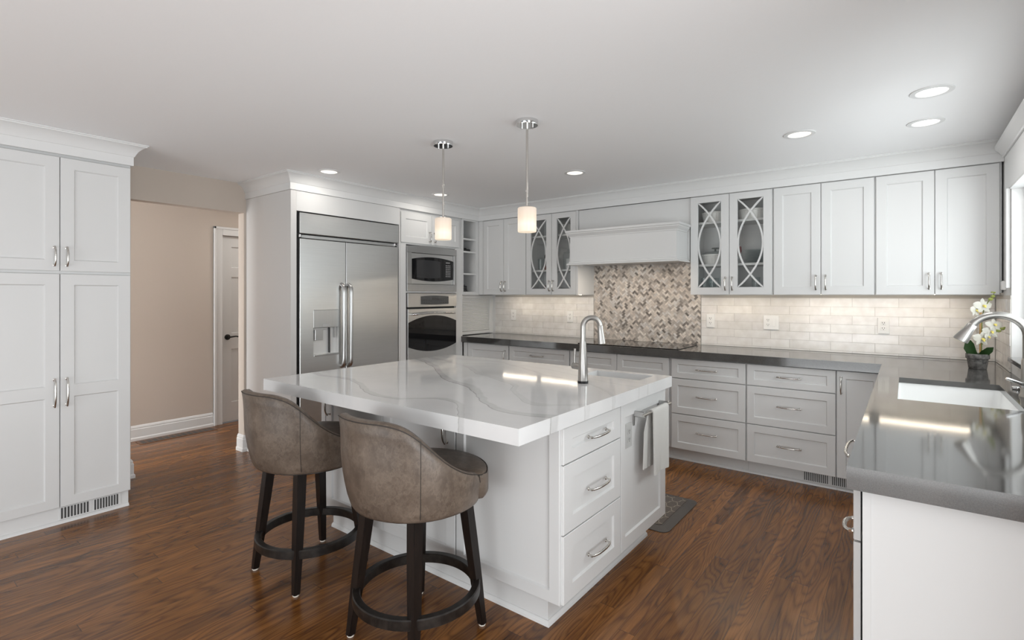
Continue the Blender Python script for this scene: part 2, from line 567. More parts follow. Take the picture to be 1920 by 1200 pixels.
def door_bm(wd, ht, stile=0.062, rec=0.009, t=0.02, cells=None, rail=None, hole=False, depth=None):
    """shaker door: x 0..wd, z 0..ht, back at y=0, front at y=-t. cells: outlines (x0,x1,z0,z1) that tile the front and get a sunk panel"""
    bm = bm_new()
    e = 0.002
    back = rect(bm, 0, wd, 0, ht, 0)
    side = rect(bm, 0, wd, 0, ht, -t + e)
    fr = rect(bm, e, wd - e, e, ht - e, -t)
    rect_ring(bm, back, side)
    rect_ring(bm, side, fr)
    if not hole:
        bm.faces.new(list(reversed(back)))
    if cells is None:
        cells = [(e, wd - e, e, ht - e, stile, stile, stile if rail is None else rail, stile if rail is None else rail)]
    for cx0, cx1, cz0, cz1, sl, sr, sb, st_ in cells:
        o = rect(bm, cx0, cx1, cz0, cz1, -t)
        i1 = rect(bm, cx0 + sl, cx1 - sr, cz0 + sb, cz1 - st_, -t)
        rect_ring(bm, o, i1)
        if hole:
            i2 = rect(bm, cx0 + sl, cx1 - sr, cz0 + sb, cz1 - st_, 0)
            rect_ring(bm, i1, i2)
            bo = rect(bm, cx0, cx1, cz0, cz1, 0)
            rect_ring(bm, i2, bo)
        else:
            g_ = 0.006 if depth is None else 0.0005
            dd = rec if depth is None else depth
            i2 = rect(bm, cx0 + sl + g_, cx1 - sr - g_, cz0 + sb + g_, cz1 - st_ - g_, -t + dd)
            rect_ring(bm, i1, i2)
            bm.faces.new(i2)
    bmesh.ops.remove_doubles(bm, verts=bm.verts, dist=1e-5)
    return bm


def slab_bm(wd, ht, t=0.02):
    bm = bm_new()
    box(bm, 0, wd, -t, 0, 0, ht, 0.0015)
    return bm


def handle_bm(L=0.12, vertical=False, proj=0.03, r=0.0048):
    bm = bm_new()
    pts, rs = [], []
    for i in range(13):
        s = -1 + 2 * i / 12
        pts.append(Vector((s * L / 2, -proj + 0.011 * s * s * s * s - 0.004 * (1 - s * s), 0)))
        rs.append(r * (0.85 + 0.35 * (1 - s * s)))
    tube(bm, pts, rs, 10)
    for s in (-1, 1):
        x = s * L / 2 * 0.93
        tube(bm, [(x, 0, 0), (x, -0.003, 0), (x, -0.004, 0), (x, -proj + 0.008, 0)], [r * 1.6, r * 1.6, r * 0.9, r * 0.9], 10)
        tube(bm, [(s * L / 2 - s * 0.004, -proj + 0.011, 0), (s * L / 2 + s * 0.003, -proj + 0.013, 0)], [r * 1.25, r * 0.9], 10)
    if vertical:
        bmesh.ops.rotate(bm, verts=bm.verts, cent=(0, 0, 0), matrix=Matrix.Rotation(R(90), 3, 'Y'))
    return bm


def link(name, bm, m, parent=None, loc=(0, 0, 0), rot=(0, 0, 0), smooth=False, angle=35, mats=None):
    bmesh.ops.recalc_face_normals(bm, faces=bm.faces)
    me = bpy.data.meshes.new(name)
    bm.to_mesh(me)
    bm.free()
    for mm in (mats or [m]):
        me.materials.append(mm)
    if smooth:
        me.polygons.foreach_set('use_smooth', [True] * len(me.polygons))
        me.set_sharp_from_angle(angle=R(angle))
    o = bpy.data.objects.new(name, me)
    col.objects.link(o)
    o.location, o.rotation_euler = loc, rot
    if parent:
        o.parent = parent
    return o


def tag(o, label, cat, group=None, kind=None):
    o['label'], o['category'] = label, cat
    if group: o['group'] = group
    if kind: o['kind'] = kind
    return o


def thing(name, label, cat, loc=(0, 0, 0), rz=0, group=None):
    o = bpy.data.objects.new(name, None)
    o.empty_display_size = 0.05
    col.objects.link(o)
    o.location, o.rotation_euler = loc, (0, 0, R(rz))
    return tag(o, label, cat, group)


def struct(name, bm, m, **kw):
    o = link(name, bm, m, **kw)
    if o.parent is None:
        o['kind'] = 'structure'
    return o


def dup(root, loc, label=None, rz=None):
    r = root.copy()
    col.objects.link(r)
    r.location = loc
    if rz is not None: r.rotation_euler = (0, 0, R(rz))
    if label: r['label'] = label
    for ch in list(root.children):
        c = ch.copy()
        col.objects.link(c)
        c.parent = r
        for g_ in ch.children:
            d = g_.copy()
            col.objects.link(d)
            d.parent = c
    return r


def boxobj(name, m, parent, *a, bev=0.0, **kw):
    bm = bm_new()
    box(bm, *a, bev)
    return link(name, bm, m, parent, **kw)


# ------------------------------------------------------------------ key dimensions
CEIL = 2.342
FF, OW, PF = -3.873, -4.606, -4.0        # fridge-wall fronts, opening wall, pantry fronts
UF, BW, BF = 4.451, 4.787, 4.19          # upper fronts, back wall, base fronts
RW = 0.493                               # right wall
UB, UT = 1.367, 2.205                    # uppers bottom / top
CT, CB = 0.915, 0.855                    # counters

# ------------------------------------------------------------------ room shell
bm = bm_new(); box(bm, -5.95, 3.0, -3.0, 4.95, -0.08, 0); struct('floor', bm, FLOOR)
bm = bm_new(); box(bm, -5.95, 3.0, -3.0, 4.95, CEIL, CEIL + 0.08); struct('ceiling', bm, MAT['ceiling_paint'])
bm = bm_new(); box(bm, -4.70, RW + 0.2, BW, BW + 0.12, 0, CEIL); struct('wall_back', bm, MAT['white_wall'])
bm = bm_new()
box(bm, OW - 0.10, OW, -3.0, 1.335, 0, CEIL)
box(bm, OW - 0.10, OW, 1.335, 2.165, 2.087, CEIL)
box(bm, OW - 0.10, OW, 2.165, BW, 0, CEIL)
struct('wall_left', bm, MAT['beige_wall'])
bm = bm_new(); box(bm, -5.852, -5.752, -1.4, 2.478, 0, CEIL); box(bm, -5.852, -5.752, 3.26, 4.5, 0, CEIL); box(bm, -5.852, -5.752, 2.478, 3.26, 2.0, CEIL)
struct('wall_hall', bm, MAT['beige_wall'])
bm = bm_new(); box(bm, -5.75, OW - 0.101, 4.0, 4.1, 0, CEIL); struct('wall_hall_end', bm, MAT['beige_wall'])
# right wall with window opening y 2.35..4.17, z 1.0..2.0
bm = bm_new()
box(bm, RW, RW + 0.16, 4.17, BW, 0, CEIL)
box(bm, RW, RW + 0.16, 1.3, 2.35, 0, CEIL)
box(bm, RW, RW + 0.16, 2.35, 4.17, 0, 0.99)
box(bm, RW, RW + 0.16, 2.35, 4.17, 2.03, CEIL)
struct('wall_right', bm, MAT['white_wall'])
# window_1
bm = bm_new()
for a in ((2.352, 2.40), (3.235, 3.285), (4.12, 4.168)):
    box(bm, RW + 0.07, RW + 0.12, a[0], a[1], 1.0, 2.028, 0.003)
box(bm, RW + 0.07, RW + 0.12, 2.40, 4.12, 1.0, 1.05, 0.003)
box(bm, RW + 0.07, RW + 0.12, 2.40, 4.12, 1.98, 2.028, 0.003)
win = struct('window_1', bm, TRIM)
bm = bm_new(); box(bm, RW + 0.092, RW + 0.096, 2.40, 4.12, 1.05, 1.98); struct('pane', bm, WINGLASS, parent=win)
# quartz sill
bm = bm_new(); box(bm, 0.455, RW + 0.068, 2.36, 3.985, 0.998, 1.022, 0.002); struct('trim_1', bm, QUARTZ)
# header board over the window, with its own crown
bm = bm_new(); box(bm, 0.484, RW - 0.001, 1.4, 4.36, 2.0, 2.30, 0.001); struct('trim_2', bm, TRIM)
bm = bm_new(); box(bm, 0.4845, RW + 0.068, 2.352, 4.165, 1.99, 1.9995); struct('trim_3', bm, TRIM)
CR2 = [(0, 2.215), (0.008, 2.215), (0.010, 2.228), (0.018, 2.236), (0.026, 2.250), (0.040, 2.262), (0.044, 2.270), (0.046, 2.284), (0, 2.284)]
bm = bm_new(); sweep(bm, CR2, [(0.4835, 4.36), (0.4835, 1.4)]); struct('trim_4', bm, TRIM, smooth=True, angle=25)
bm = bm_new(); box(bm, 0.472, RW - 0.001, 4.19, 4.235, 1.41, 1.998, 0.002); struct('trim_5', bm, TRIM)
# crown mouldings
CR = [(0, 2.207), (0.010, 2.207), (0.010, 2.262), (0.014, 2.265), (0.017, 2.272), (0.022, 2.282), (0.032, 2.300), (0.048, 2.317), (0.062, 2.325), (0.068, 2.327), (0.070, 2.333), (0.076, 2.335), (0.076, CEIL - 0.0005), (0, CEIL - 0.0005)]
bm = bm_new(); sweep(bm, CR, [(OW + 0.001, 2.185), (FF, 2.185), (FF, UF), (RW - 0.001, UF)]); struct('trim_6', bm, TRIM, smooth=True, angle=25)
bm = bm_new(); sweep(bm, CR, [(PF, -0.2), (PF, 1.163), (OW + 0.001, 1.163)]); struct('trim_7', bm, TRIM, smooth=True, angle=25)
# baseboards
BBP = [(0, 0), (0.022, 0), (0.022, 0.022), (0.017, 0.030), (0.015, 0.032), (0.015, 0.105), (0.010, 0.112), (0.012, 0.120), (0.006, 0.135), (0, 0.142)]
bm = bm_new(); sweep(bm, BBP, [(-5.7515, -1.4), (-5.7515, 2.384)]); struct('baseboard_hall', bm, TRIM)
bm = bm_new(); sweep(bm, BBP, [(OW - 0.101, 2.164), (OW + 0.001, 2.164), (OW + 0.001, 2.184)]); struct('baseboard_right', bm, TRIM)
bm = bm_new(); sweep(bm, BBP, [(OW + 0.001, 1.20), (OW + 0.001, 1.336), (OW - 0.1, 1.336)]); struct('baseboard_left', bm, TRIM)
# hall door
bm = bm_new()
for x0, x1, z0, z1 in ((2.388, 2.476, 0, 2.085), (3.262, 3.35, 0, 2.085), (2.476, 3.262, 2.0, 2.085)):
    box(bm, -5.7515, -5.735, x0, x1, z0, z1, 0.003)
for x0, x1, z0, z1 in ((2.388, 2.412, 0, 2.087), (3.326, 3.35, 0, 2.087), (2.388, 3.35, 2.063, 2.087)):
    box(bm, -5.7515, -5.726, x0, x1, z0, z1, 0.003)
struct('trim_8', bm, TRIM)
cells = []
wd, ht = 0.776, 1.985
e = 0.002
for (za, zb, sb, st_) in ((e, 0.86, 0.2, 0.085), (0.86, 1.60, 0.085, 0.05), (1.60, ht - e, 0.05, 0.11)):
    cells.append((e, wd / 2, za, zb, 0.10, 0.05, sb, st_))
    cells.append((wd / 2, wd - e, za, zb, 0.05, 0.10, sb, st_))
dr = struct('door_1', door_bm(wd, ht, cells=cells, rec=0.012, t=0.035), TRIM, loc=(-5.81, 2.481, 0.012), rot=(0, 0, R(90)))
bm = bm_new()
lathe(bm, [(0, 0), (0.03, 0), (0.03, 0.006), (0.024, 0.012), (0.011, 0.014), (0.011, 0.045), (0, 0.045)], 20)
bmesh.ops.rotate(bm, verts=bm.verts, cent=(0, 0, 0), matrix=Matrix.Rotation(R(90), 3, 'X'))
tube(bm, [(0, -0.04, 0), (0.03, -0.046, 0.003), (0.07, -0.044, 0.006), (0.105, -0.04, -0.002)], [0.009, 0.008, 0.0075, 0.006], 10)
link('handle', bm, BLACKM, dr, (0.06, -0.035, 0.905), smooth=True)

# ------------------------------------------------------------------ cabinet builders
def add_door(parent, x0, x1, z0, z1, y=0.0, name='door', handle=None, hlen=0.115, mat=PAINT, proj=0.03, **kw):
    """handle: None, ('v', x, z) or ('h', x, z) in the thing's own coordinates"""
    d = link(name, door_bm(x1 - x0, z1 - z0, **kw), mat, parent, (x0, y, z0))
    if handle:
        t = kw.get('t', 0.02)
        hb = handle_bm(hlen, handle[0] == 'v', proj)
        link('handle', hb, NICKEL, d, (handle[1] - x0, -t, handle[2] - z0), smooth=True, angle=50)
    return d


def slots(bm, x0, x1, z0, z1, y, n_, wfrac=0.55):
    p = (x1 - x0) / n_
    for i in range(n_):
        box(bm, x0 + p * i, x0 + p * (i + wfrac), y - 0.002, y, z0, z1)


# ---------------- pantry (faces +x): local x = world y
t = thing('pantry_cabinet', 'tall white pantry cabinet with four panelled doors beside the hall opening', 'cabinet', (PF - 0.02, 0.455, 0), 90)
boxobj('body', PAINT, t, 0, 0.708, 0.0, 0.564, 0.10, 2.25)
boxobj('toe_kick', TRIM, t, 0, 0.700, 0.010, 0.55, 0.0, 0.0995)
bm = bm_new(); sweep(bm, [(0, 0), (0.016, 0), (0.014, 0.008), (0.006, 0.016), (0, 0.018)], [(0.0, 0.0095), (0.7, 0.0095)]); link('shoe_moulding', bm, TRIM, t)
for x0, x1, hx in ((0.003, 0.3505, 0.326), (0.3545, 0.7035, 0.383)):
    add_door(t, x0, x1, 1.512, 2.190, handle=('v', hx, 1.598), hlen=0.112)
    wd, ht = x1 - x0, 1.494 - 0.104
    e = 0.002
    zm = 0.793 - 0.104
    cl = [(e, wd - e, e, zm, 0.062, 0.062, 0.052, 0.034), (e, wd - e, zm, ht - e, 0.062, 0.062, 0.034, 0.062)]
    add_door(t, x0, x1, 0.104, 1.494, handle=('v', hx, 0.79), hlen=0.165, cells=cl)
for k, (x0, x1) in enumerate(((0.362, 0.500), (0.522, 0.650))):
    v = link('vent_grille', (lambda b_: (box(b_, x0 - 0.008, x1 + 0.008, 0.006, 0.0095, 0.02, 0.094), b_)[1])(bm_new()), TRIM, t)
    bm = bm_new()
    slots(bm, x0, x1, 0.026, 0.09, 0.0055, 9)
    link('slot', bm, SLOT, v)

# ---------------- fridge surround (faces +x)
t = thing('refrigerator_surround', 'white built-in surround with side panels framing the steel refrigerator', 'cabinet', (FF, 2.185, 0), 90)
boxobj('side_panel', PANEL, t, 0, 0.048, 0.0, 0.732, 0.0, 2.206)
boxobj('side_panel', PANEL, t, 1.098, 1.113, 0.0, 0.732, 0.0, 2.206)
boxobj('top_panel', PAINT, t, 0.0485, 1.0975, 0.0, 0.02, 2.045, 2.206)
bm = bm_new(); box(bm, -0.006, -0.0005, 0.01, 0.732, 0.0, 0.02, 0.002); link('shoe_moulding', bm, TRIM, t)

# ---------------- refrigerator
t = thing('refrigerator', 'wide stainless steel side by side refrigerator with water dispenser', 'refrigerator', (-3.905, 2.236, 0), 90)
boxobj('body', CAVITY, t, 0.001, 1.044, 0.0, 0.62, 0.02, 2.043)
b_ = boxobj('top_grille', STEEL, t, 0.024, 1.042, -0.035, -0.001, 1.866, 2.035, bev=0.004)
boxobj('hinge_rail', STEELD, t, 0.05, 1.01, -0.018, -0.001, 1.832, 1.858, bev=0.002)
for x in (0.03, 1.0):
    bm = bm_new(); tube(bm, [(x, -0.024, 1.835), (x, -0.024, 1.858)], 0.011, 12); box(bm, x - 0.012, x + 0.034, -0.028, -0.005, 1.838, 1.846, 0.001)
    link('hinge', bm, CHROME, t, smooth=True)
boxobj('kick_plate', CAVITY, t, 0.02, 1.03, -0.01, -0.001, 0.03, 0.11)
# left door with the dispenser recess
wd, ht = 0.4265, 1.705
dx0, dx1, dz0, dz1 = 0.119, 0.355, 0.755, 0.976
e = 0.002
cl = [(e, wd - e, e, dz0, 0, 0, 0, 0), (e, wd - e, dz1, ht - e, 0, 0, 0, 0), (e, dx0, dz0, dz1, 0, 0, 0, 0), (dx1, wd - e, dz0, dz1, 0, 0, 0, 0)]


def flat_door(wd, ht, hole, t=0.035, rec=0.075):
    bm = bm_new()
    e = 0.003
    sd0 = rect(bm, 0, wd, 0, ht, 0); sd1 = rect(bm, 0, wd, 0, ht, -t + e); fr = rect(bm, e, wd - e, e, ht - e, -t)
    rect_ring(bm, sd0, sd1); rect_ring(bm, sd1, fr)
    if hole:
        x0, x1, z0, z1 = hole
        h = rect(bm, x0, x1, z0, z1, -t)
        rect_ring(bm, fr, h)
    else:
        bm.faces.new(fr)
    return bm


fd = link('door', flat_door(wd, ht, (dx0, dx1, dz0, dz1 + 0.148)), STEEL, t, (0.024, -0.001, 0.12))
bm = bm_new()
o1 = rect(bm, dx0, dx1, dz0, dz1, -0.035); o2 = rect(bm, dx0 + 0.002, dx1 - 0.002, dz0 + 0.002, dz1, -0.004)
rect_ring(bm, o1, o2); bm.faces.new(o2)
dn = link('dispenser_niche', bm, simple('dispenser_steel', (0.80, 0.80, 0.79), 0.35, 0.35), fd)
bm = bm_new(); box(bm, dx0 + 0.0005, dx1 - 0.0005, -0.036, -0.010, dz1, dz1 + 0.1475, 0.002); pn = link('dispenser_panel', bm, STEELD, fd)
bm = bm_new(); box(bm, dx0 + 0.082, dx0 + 0.160, -0.041, -0.0365, dz1 + 0.003, dz1 + 0.034, 0.002); link('button_plate', bm, GREYPL, pn)
bm = bm_new(); box(bm, dx0 + 0.020, dx0 + 0.095, -0.028, -0.020, dz1 - 0.105, dz1 - 0.006, 0.003); link('paddle', bm, STEELD, dn)
bm = bm_new(); box(bm, dx0 + 0.155, dx0 + 0.159, -0.030, -0.006, dz0 + 0.006, dz1 - 0.002); link('divider', bm, SLOT, dn)
bm = bm_new(); box(bm, dx0 + 0.006, dx0 + 0.130, -0.031, -0.012, dz1 - 0.018, dz1 - 0.001, 0.002); link('spout', bm, GREYPL, dn)
bm = bm_new(); box(bm, dx0 + 0.205, dx0 + 0.215, -0.028, -0.012, dz1 - 0.09, dz1 - 0.001, 0.002); link('water_lever', bm, GREYPL, dn)
bm = bm_new(); box(bm, dx0, dx1, -0.046, -0.0355, dz0 - 0.014, dz0 - 0.001, 0.002); link('drip_ledge', bm, STEELD, fd)
fd2 = link('door', flat_door(0.578, ht, None), STEEL, t, (0.4555, -0.001, 0.12))
for d, hx in ((fd, 0.384), (fd2, 0.024)):
    bm = bm_new()
    z0, z1 = 0.635, 1.335
    tube(bm, [(hx, -0.035, z0), (hx, -0.058, z0 + 0.006), (hx, -0.072, z0 + 0.03), (hx, -0.075, z0 + 0.07), (hx, -0.075, z1 - 0.07), (hx, -0.072, z1 - 0.03), (hx, -0.058, z1 - 0.006), (hx, -0.035, z1 + 0.004)], [0.016, 0.0165, 0.017, 0.0145, 0.0145, 0.017, 0.0165, 0.016], 16)
    link('handle', bm, STEELD, d, smooth=True, angle=60)

# ---------------- oven tower
t = thing('oven_cabinet', 'tall white cabinet holding the microwave above the wall oven', 'cabinet', (FF - 0.02, 3.300, 0), 90)
bm = bm_new()
box(bm, 0, 0.072, 0, 0.70, 0.1, 2.25)
box(bm, 0.768, 0.875, 0, 0.70, 0.1, 2.25)
box(bm, 0.072, 0.768, 0, 0.70, 1.866, 2.25)
box(bm, 0.072, 0.768, 0, 0.70, 1.391, 1.405)
box(bm, 0.072, 0.768, 0, 0.70, 0.1, 0.66)
box(bm, 0.072, 0.768, 0.66, 0.70, 0.66, 1.866)
link('body', bm, PAINT, t)
boxobj('toe_kick', TRIM, t, 0, 0.875, 0.06, 0.6, 0, 0.0995)
boxobj('stile', PAINT, t, 0, 0.070, -0.02, -0.0005, 0.1, 1.872)
boxobj('stile', PAINT, t, 0.770, 0.875, -0.02, -0.0005, 0.1, 1.872)
boxobj('rail', PAINT, t, 0.071, 0.769, -0.02, -0.0005, 1.3905, 1.4055)
add_door(t, 0.010, 0.413, 1.882, 2.176, handle=('v', 0.380, 1.958), hlen=0.10, stile=0.058)
add_door(t, 0.417, 0.828, 1.882, 2.176, handle=('v', 0.450, 1.958), hlen=0.10, stile=0.058)
add_door(t, 0.080, 0.760, 0.12, 0.645)


def lens(x0, x1, zb, zbm, zt, ztm, k=14):
    p = []
    for i in range(k + 1):
        s = i / k
        p.append((x0 + (x1 - x0) * s, zb + (zbm - zb) * (1 - (2 * s - 1) ** 2)))
    for i in range(k + 1):
        s = 1 - i / k
        p.append((x0 + (x1 - x0) * s, zt + (ztm - zt) * (1 - (2 * s - 1) ** 2)))
    return p


# microwave: local x from the cabinet edge y=3.300
t = thing('microwave', 'built-in stainless microwave with curved black window above the oven', 'microwave', (FF - 0.02, 3.300, 1.406), 90)
boxobj('body', CAVITY, t, 0.080, 0.760, 0.0, 0.50, 0.004, 0.452)
bm = bm_new()
pts_o = lens(0.074, 0.766, 0.0, 0.0, 0.450, 0.462)
e1 = 0.052
for a in ((0.074, 0.766, 0.0, 0.068), (0.074, 0.132, 0.068, 0.382), (0.727, 0.766, 0.068, 0.382)):
    box(bm, a[0], a[1], -0.036, -0.001, a[2], a[3], 0.002)
prism(bm, [(0.074, 0.382), (0.766, 0.382)] + [(0.766 - 0.692 * i / 14, 0.446 + 0.012 * (1 - (2 * i / 14 - 1) ** 2)) for i in range(15)], -0.036, -0.001)
link('trim_kit', bm, STEELD, t)
d = link('door', flat_door(0.591, 0.31, None, t=0.022), STEEL, t, (0.134, -0.001, 0.070))
bm = bm_new(); prism(bm, lens(0.006, 0.586, 0.054, 0.030, 0.250, 0.278), -0.0245, -0.0225); wn_ = link('window', bm, BLACKG, d)
bm = bm_new(); prism(bm, lens(0.070, 0.400, 0.070, 0.062, 0.238, 0.246), -0.0252, -0.0247); link('viewing_screen', bm, simple('screen_grey', (0.035, 0.035, 0.037), 0.12), wn_)
bm = bm_new()
for i in range(7):
    for j in range(3):
        box(bm, 0.478 + j * 0.026, 0.494 + j * 0.026, -0.0254, -0.0247, 0.082 + i * 0.019, 0.092 + i * 0.019)
box(bm, 0.480, 0.540, -0.0254, -0.0247, 0.226, 0.236)
link('keypad', bm, KEYS, wn_)

# wall oven
t = thing('wall_oven', 'stainless single wall oven with arched black window below the microwave', 'oven', (FF - 0.02, 3.300, 0.662), 90)
boxobj('body', CAVITY, t, 0.076, 0.764, 0.0, 0.55, 0.0, 0.724)
cp = boxobj('control_panel', STEELD, t, 0.078, 0.764, -0.038, -0.001, 0.585, 0.724, bev=0.003)
bm = bm_new(); prism(bm, lens(0.248, 0.640, 0.612, 0.606, 0.692, 0.700), -0.0405, -0.0385); ds = link('display', bm, BULB, cp)
bm = bm_new()
for i in range(11):
    if i in (4, 5, 6): continue
    for j in range(2):
        box(bm, 0.262 + i * 0.034, 0.284 + i * 0.034, -0.0412, -0.0407, 0.622 + j * 0.026, 0.632 + j * 0.026)
box(bm, 0.395, 0.500, -0.0412, -0.0407, 0.655, 0.682)
link('keypad', bm, SLOT, ds)
d = link('door', flat_door(0.680, 0.560, None, t=0.034), STEEL, t, (0.082, -0.001, 0.008))
bm = bm_new(); prism(bm, lens(0.004, 0.676, 0.185, 0.125, 0.425, 0.490), -0.0365, -0.0345); link('window', bm, BLACKG, d)
bm = bm_new()
pth = [(0.045, -0.034, 0.505), (0.048, -0.062, 0.507)] + [(0.06 + 0.56 * i / 10, -0.070 - 0.012 * (1 - (2 * i / 10 - 1) ** 2), 0.507 + 0.012 * (1 - (2 * i / 10 - 1) ** 2)) for i in range(11)] + [(0.632, -0.062, 0.507), (0.635, -0.034, 0.505)]
tube(bm, pth, 0.0105, 12); link('handle', bm, CHROME, d, smooth=True, angle=60)

# ---------------- open shelf unit in the corner (faces +x)
t = thing('open_shelf_cabinet', 'narrow white open-shelf cabinet in the corner beside the oven tower', 'cabinet', (FF, 4.177, 0), 90)
bm = bm_new()
box(bm, 0, 0.016, 0, 0.36, UB, 2.206)
box(bm, 0.222, 0.272, 0, 0.02, UB, 2.206); box(bm, 0.222, 0.234, 0.02, 0.36, UB, 2.206)
box(bm, 0.016, 0.222, 0, 0.36, UB, 1.404); box(bm, 0.016, 0.222, 0, 0.36, 2.192, 2.206)
box(bm, 0.016, 0.222, 0.35, 0.36, 1.404, 2.192)
link('body', bm, PAINT, t)
for z in (1.592, 1.838, 1.980):
    boxobj('shelf', PAINT, t, 0.0165, 0.2215, 0.008, 0.349, z, z + 0.018)
# tambour appliance garage below it
t = thing('appliance_garage', 'white roll-up tambour appliance garage standing in the counter corner', 'cabinet', (-3.95, 4.180, CT + 0.001), 90)
bm = bm_new()
box(bm, 0, 0.606, 0.012, 0.50, 0.41, 0.448)
box(bm, 0, 0.018, 0.012, 0.50, 0, 0.41); box(bm, 0.590, 0.606, 0.012, 0.50, 0, 0.41)
link('body', bm, TRIM, t)
boxobj('frame_post', TRIM, t, 0.540, 0.606, -0.01, 0.0115, 0, 0.41)
boxobj('frame_rail', TRIM, t, 0.0, 0.606, -0.01, 0.0115, 0.4105, 0.448)
bm = bm_new()
for i in range(26):
    z = 0.04 + i * 0.0142
    prism(bm, [(0.002, z), (-0.004, z + 0.0035), (-0.004, z + 0.0105), (0.002, z + 0.0140)], 0.019, 0.539, axis='x')
td = link('tambour_door', bm, TRIM, t)
bm = bm_new(); box(bm, 0.019, 0.539, -0.012, 0.002, 0.003, 0.038, 0.003); link('pull_rail', bm, TRIM, td)


# ---------------- upper cabinets on the back wall (face -y)
def upper(x0, x1, label, doors, z0=UB, z1=UT, name='wall_cabinet', group='white wall cabinets with solid doors'):
    t = thing(name, label, 'cabinet', (x0, UF + 0.02, 0), 0, group)
    boxobj('body', PAINT, t, 0, x1 - x0, 0, BW - UF - 0.021, z0 + 0.014, 2.25)
    if doors[0][0] - x0 > 0.03: boxobj('filler', PAINT, t, 0.0, doors[0][0] - x0 - 0.003, -0.02, -0.0005, z0 + 0.003, z1)
    for a, c, hx in doors:
        add_door(t, a - x0, c - x0, z0 + 0.003, z1 - 0.003, handle=('v', hx - x0, 1.462), hlen=0.108, stile=0.058)
    return t


upper(-3.872, -3.214, 'white double-door wall cabinet in the corner left of the pendant-side glass cabinet', [(-3.808, -3.517, -3.535), (-3.513, -3.216, -3.487)])
upper(-0.8275, -0.1690, 'white double-door wall cabinet between the glass-front cabinet and the window-side cabinet', [(-0.820, -0.504, -0.534), (-0.500, -0.177, -0.470)])
upper(-0.1685, 0.4835, 'white double-door wall cabinet next to the window, above the orchid', [(-0.166, 0.153, 0.124), (0.157, 0.472, 0.188)])


def glass_upper(x0, x1, label, doors):
    t = thing('glass_front_cabinet', label, 'cabinet', (x0, UF + 0.02, 0), 0, 'wall cabinets with curved glass doors')
    W_, D_ = x1 - x0, BW - UF - 0.021
    bm = bm_new()
    box(bm, 0, 0.016, 0, D_, UB + 0.004, 2.25); box(bm, W_ - 0.016, W_, 0, D_, UB + 0.004, 2.25)
    box(bm, 0.016, W_ - 0.016, 0, D_, UB + 0.014, UB + 0.026); box(bm, 0.016, W_ - 0.016, 0, D_, UT - 0.018, 2.25)
    link('body', bm, PAINT, t)
    boxobj('back_panel', INSIDE, t, 0.0165, W_ - 0.0165, D_ - 0.012, D_, UB + 0.0265, UT - 0.0185)
    for z in (1.612, 1.972):
        boxobj('shelf', PAINT, t, 0.0165, W_ - 0.0165, 0.03, D_ - 0.013, z, z + 0.018)
    if x1 - doors[-1][1] > 0.015:
        boxobj('filler', PAINT, t, doors[-1][1] - x0 + 0.003, W_, -0.02, -0.0005, UB + 0.003, UT)
    for a, c, hx in doors:
        wd, ht = c - a, UT - UB - 0.006
        e = 0.002
        dz0, dz1 = 1.430 - UB - 0.003, 2.148 - UB - 0.003
        sl = 0.060
        d = link('door', door_bm(wd, ht, hole=True, cells=[(e, wd - e, e, ht - e, sl, sl, dz0, ht - e - dz1)]), PAINT, t, (a - x0, 0, UB + 0.003))
        ox0, ox1 = e + sl, wd - e - sl
        oz0, oz1 = e + dz0, dz1
        bm = bm_new(); box(bm, ox0 - 0.0, ox1 + 0.0, -0.006, -0.004, oz0, oz1); link('pane', bm, PANE, d)
        # two crossing arcs
        for s in (0, 1):
            bm = bm_new()
            K = 22
            L_, R_ = [], []
            zc, H = (oz0 + oz1) / 2, (oz1 - oz0) / 2
            wdt = ox1 - ox0 - 0.008
            pp = []
            for i in range(K + 1):
                q = -1 + 2 * i / K
                xx = 1 - (1 - q * q)
                if s: xx = 1 - xx
                pp.append(Vector((ox0 + 0.004 + wdt * xx, zc + H * q)))
            for i, p in enumerate(pp):
                a_ = pp[max(i - 1, 0)]; c_ = pp[min(i + 1, K)]
                dd = (c_ - a_).normalized(); nn = Vector((-dd.y, dd.x)) * 0.0065
                L_.append(p + nn); R_.append(p - nn)
            def cl_(p): return (min(max(p.x, ox0), ox1), min(max(p.y, oz0), oz1))
            va = [[bm.verts.new((cl_(p)[0], y, cl_(p)[1])) for p in (L_[i], R_[i])] for i in range(K + 1) for y in (-0.0185 + 0.001 * s,)]
            vb = [[bm.verts.new((cl_(p)[0], y, cl_(p)[1])) for p in (L_[i], R_[i])] for i in range(K + 1) for y in (-0.0065,)]
            for i in range(K):
                bm.faces.new((va[i][0], va[i][1], va[i + 1][1], va[i + 1][0]))
                bm.faces.new((va[i][0], va[i + 1][0], vb[i + 1][0], vb[i][0]))
                bm.faces.new((va[i][1], vb[i][1], vb[i + 1][1], va[i + 1][1]))
                bm.faces.new((vb[i][0], vb[i + 1][0], vb[i + 1][1], vb[i][1]))
            link('mullion', bm, PAINT, d)
        link('handle', handle_bm(0.108, True), NICKEL, d, (hx - a, -0.02, 1.462 - UB - 0.003), smooth=True, angle=50)
    return t


glass_upper(-3.211, -2.576, 'white glass-front wall cabinet on the pendant-lamp side of the range hood', [(-3.209, -2.890, -2.908), (-2.886, -2.600, -2.862)])
glass_upper(-1.470, -0.828, 'white glass-front wall cabinet with white dishes, beside the range hood and solid cabinets', [(-1.468, -1.155, -1.180), (-1.151, -0.833, -1.126)])

# dishes and jars behind the glass
def dish(name, label, cat, prof, m, loc, seg=36, group=None, smooth=True):
    bm = bm_new(); lathe(bm, prof, seg)
    return tag(link(name, bm, m, None, loc, smooth=smooth, angle=40), label, cat, group)


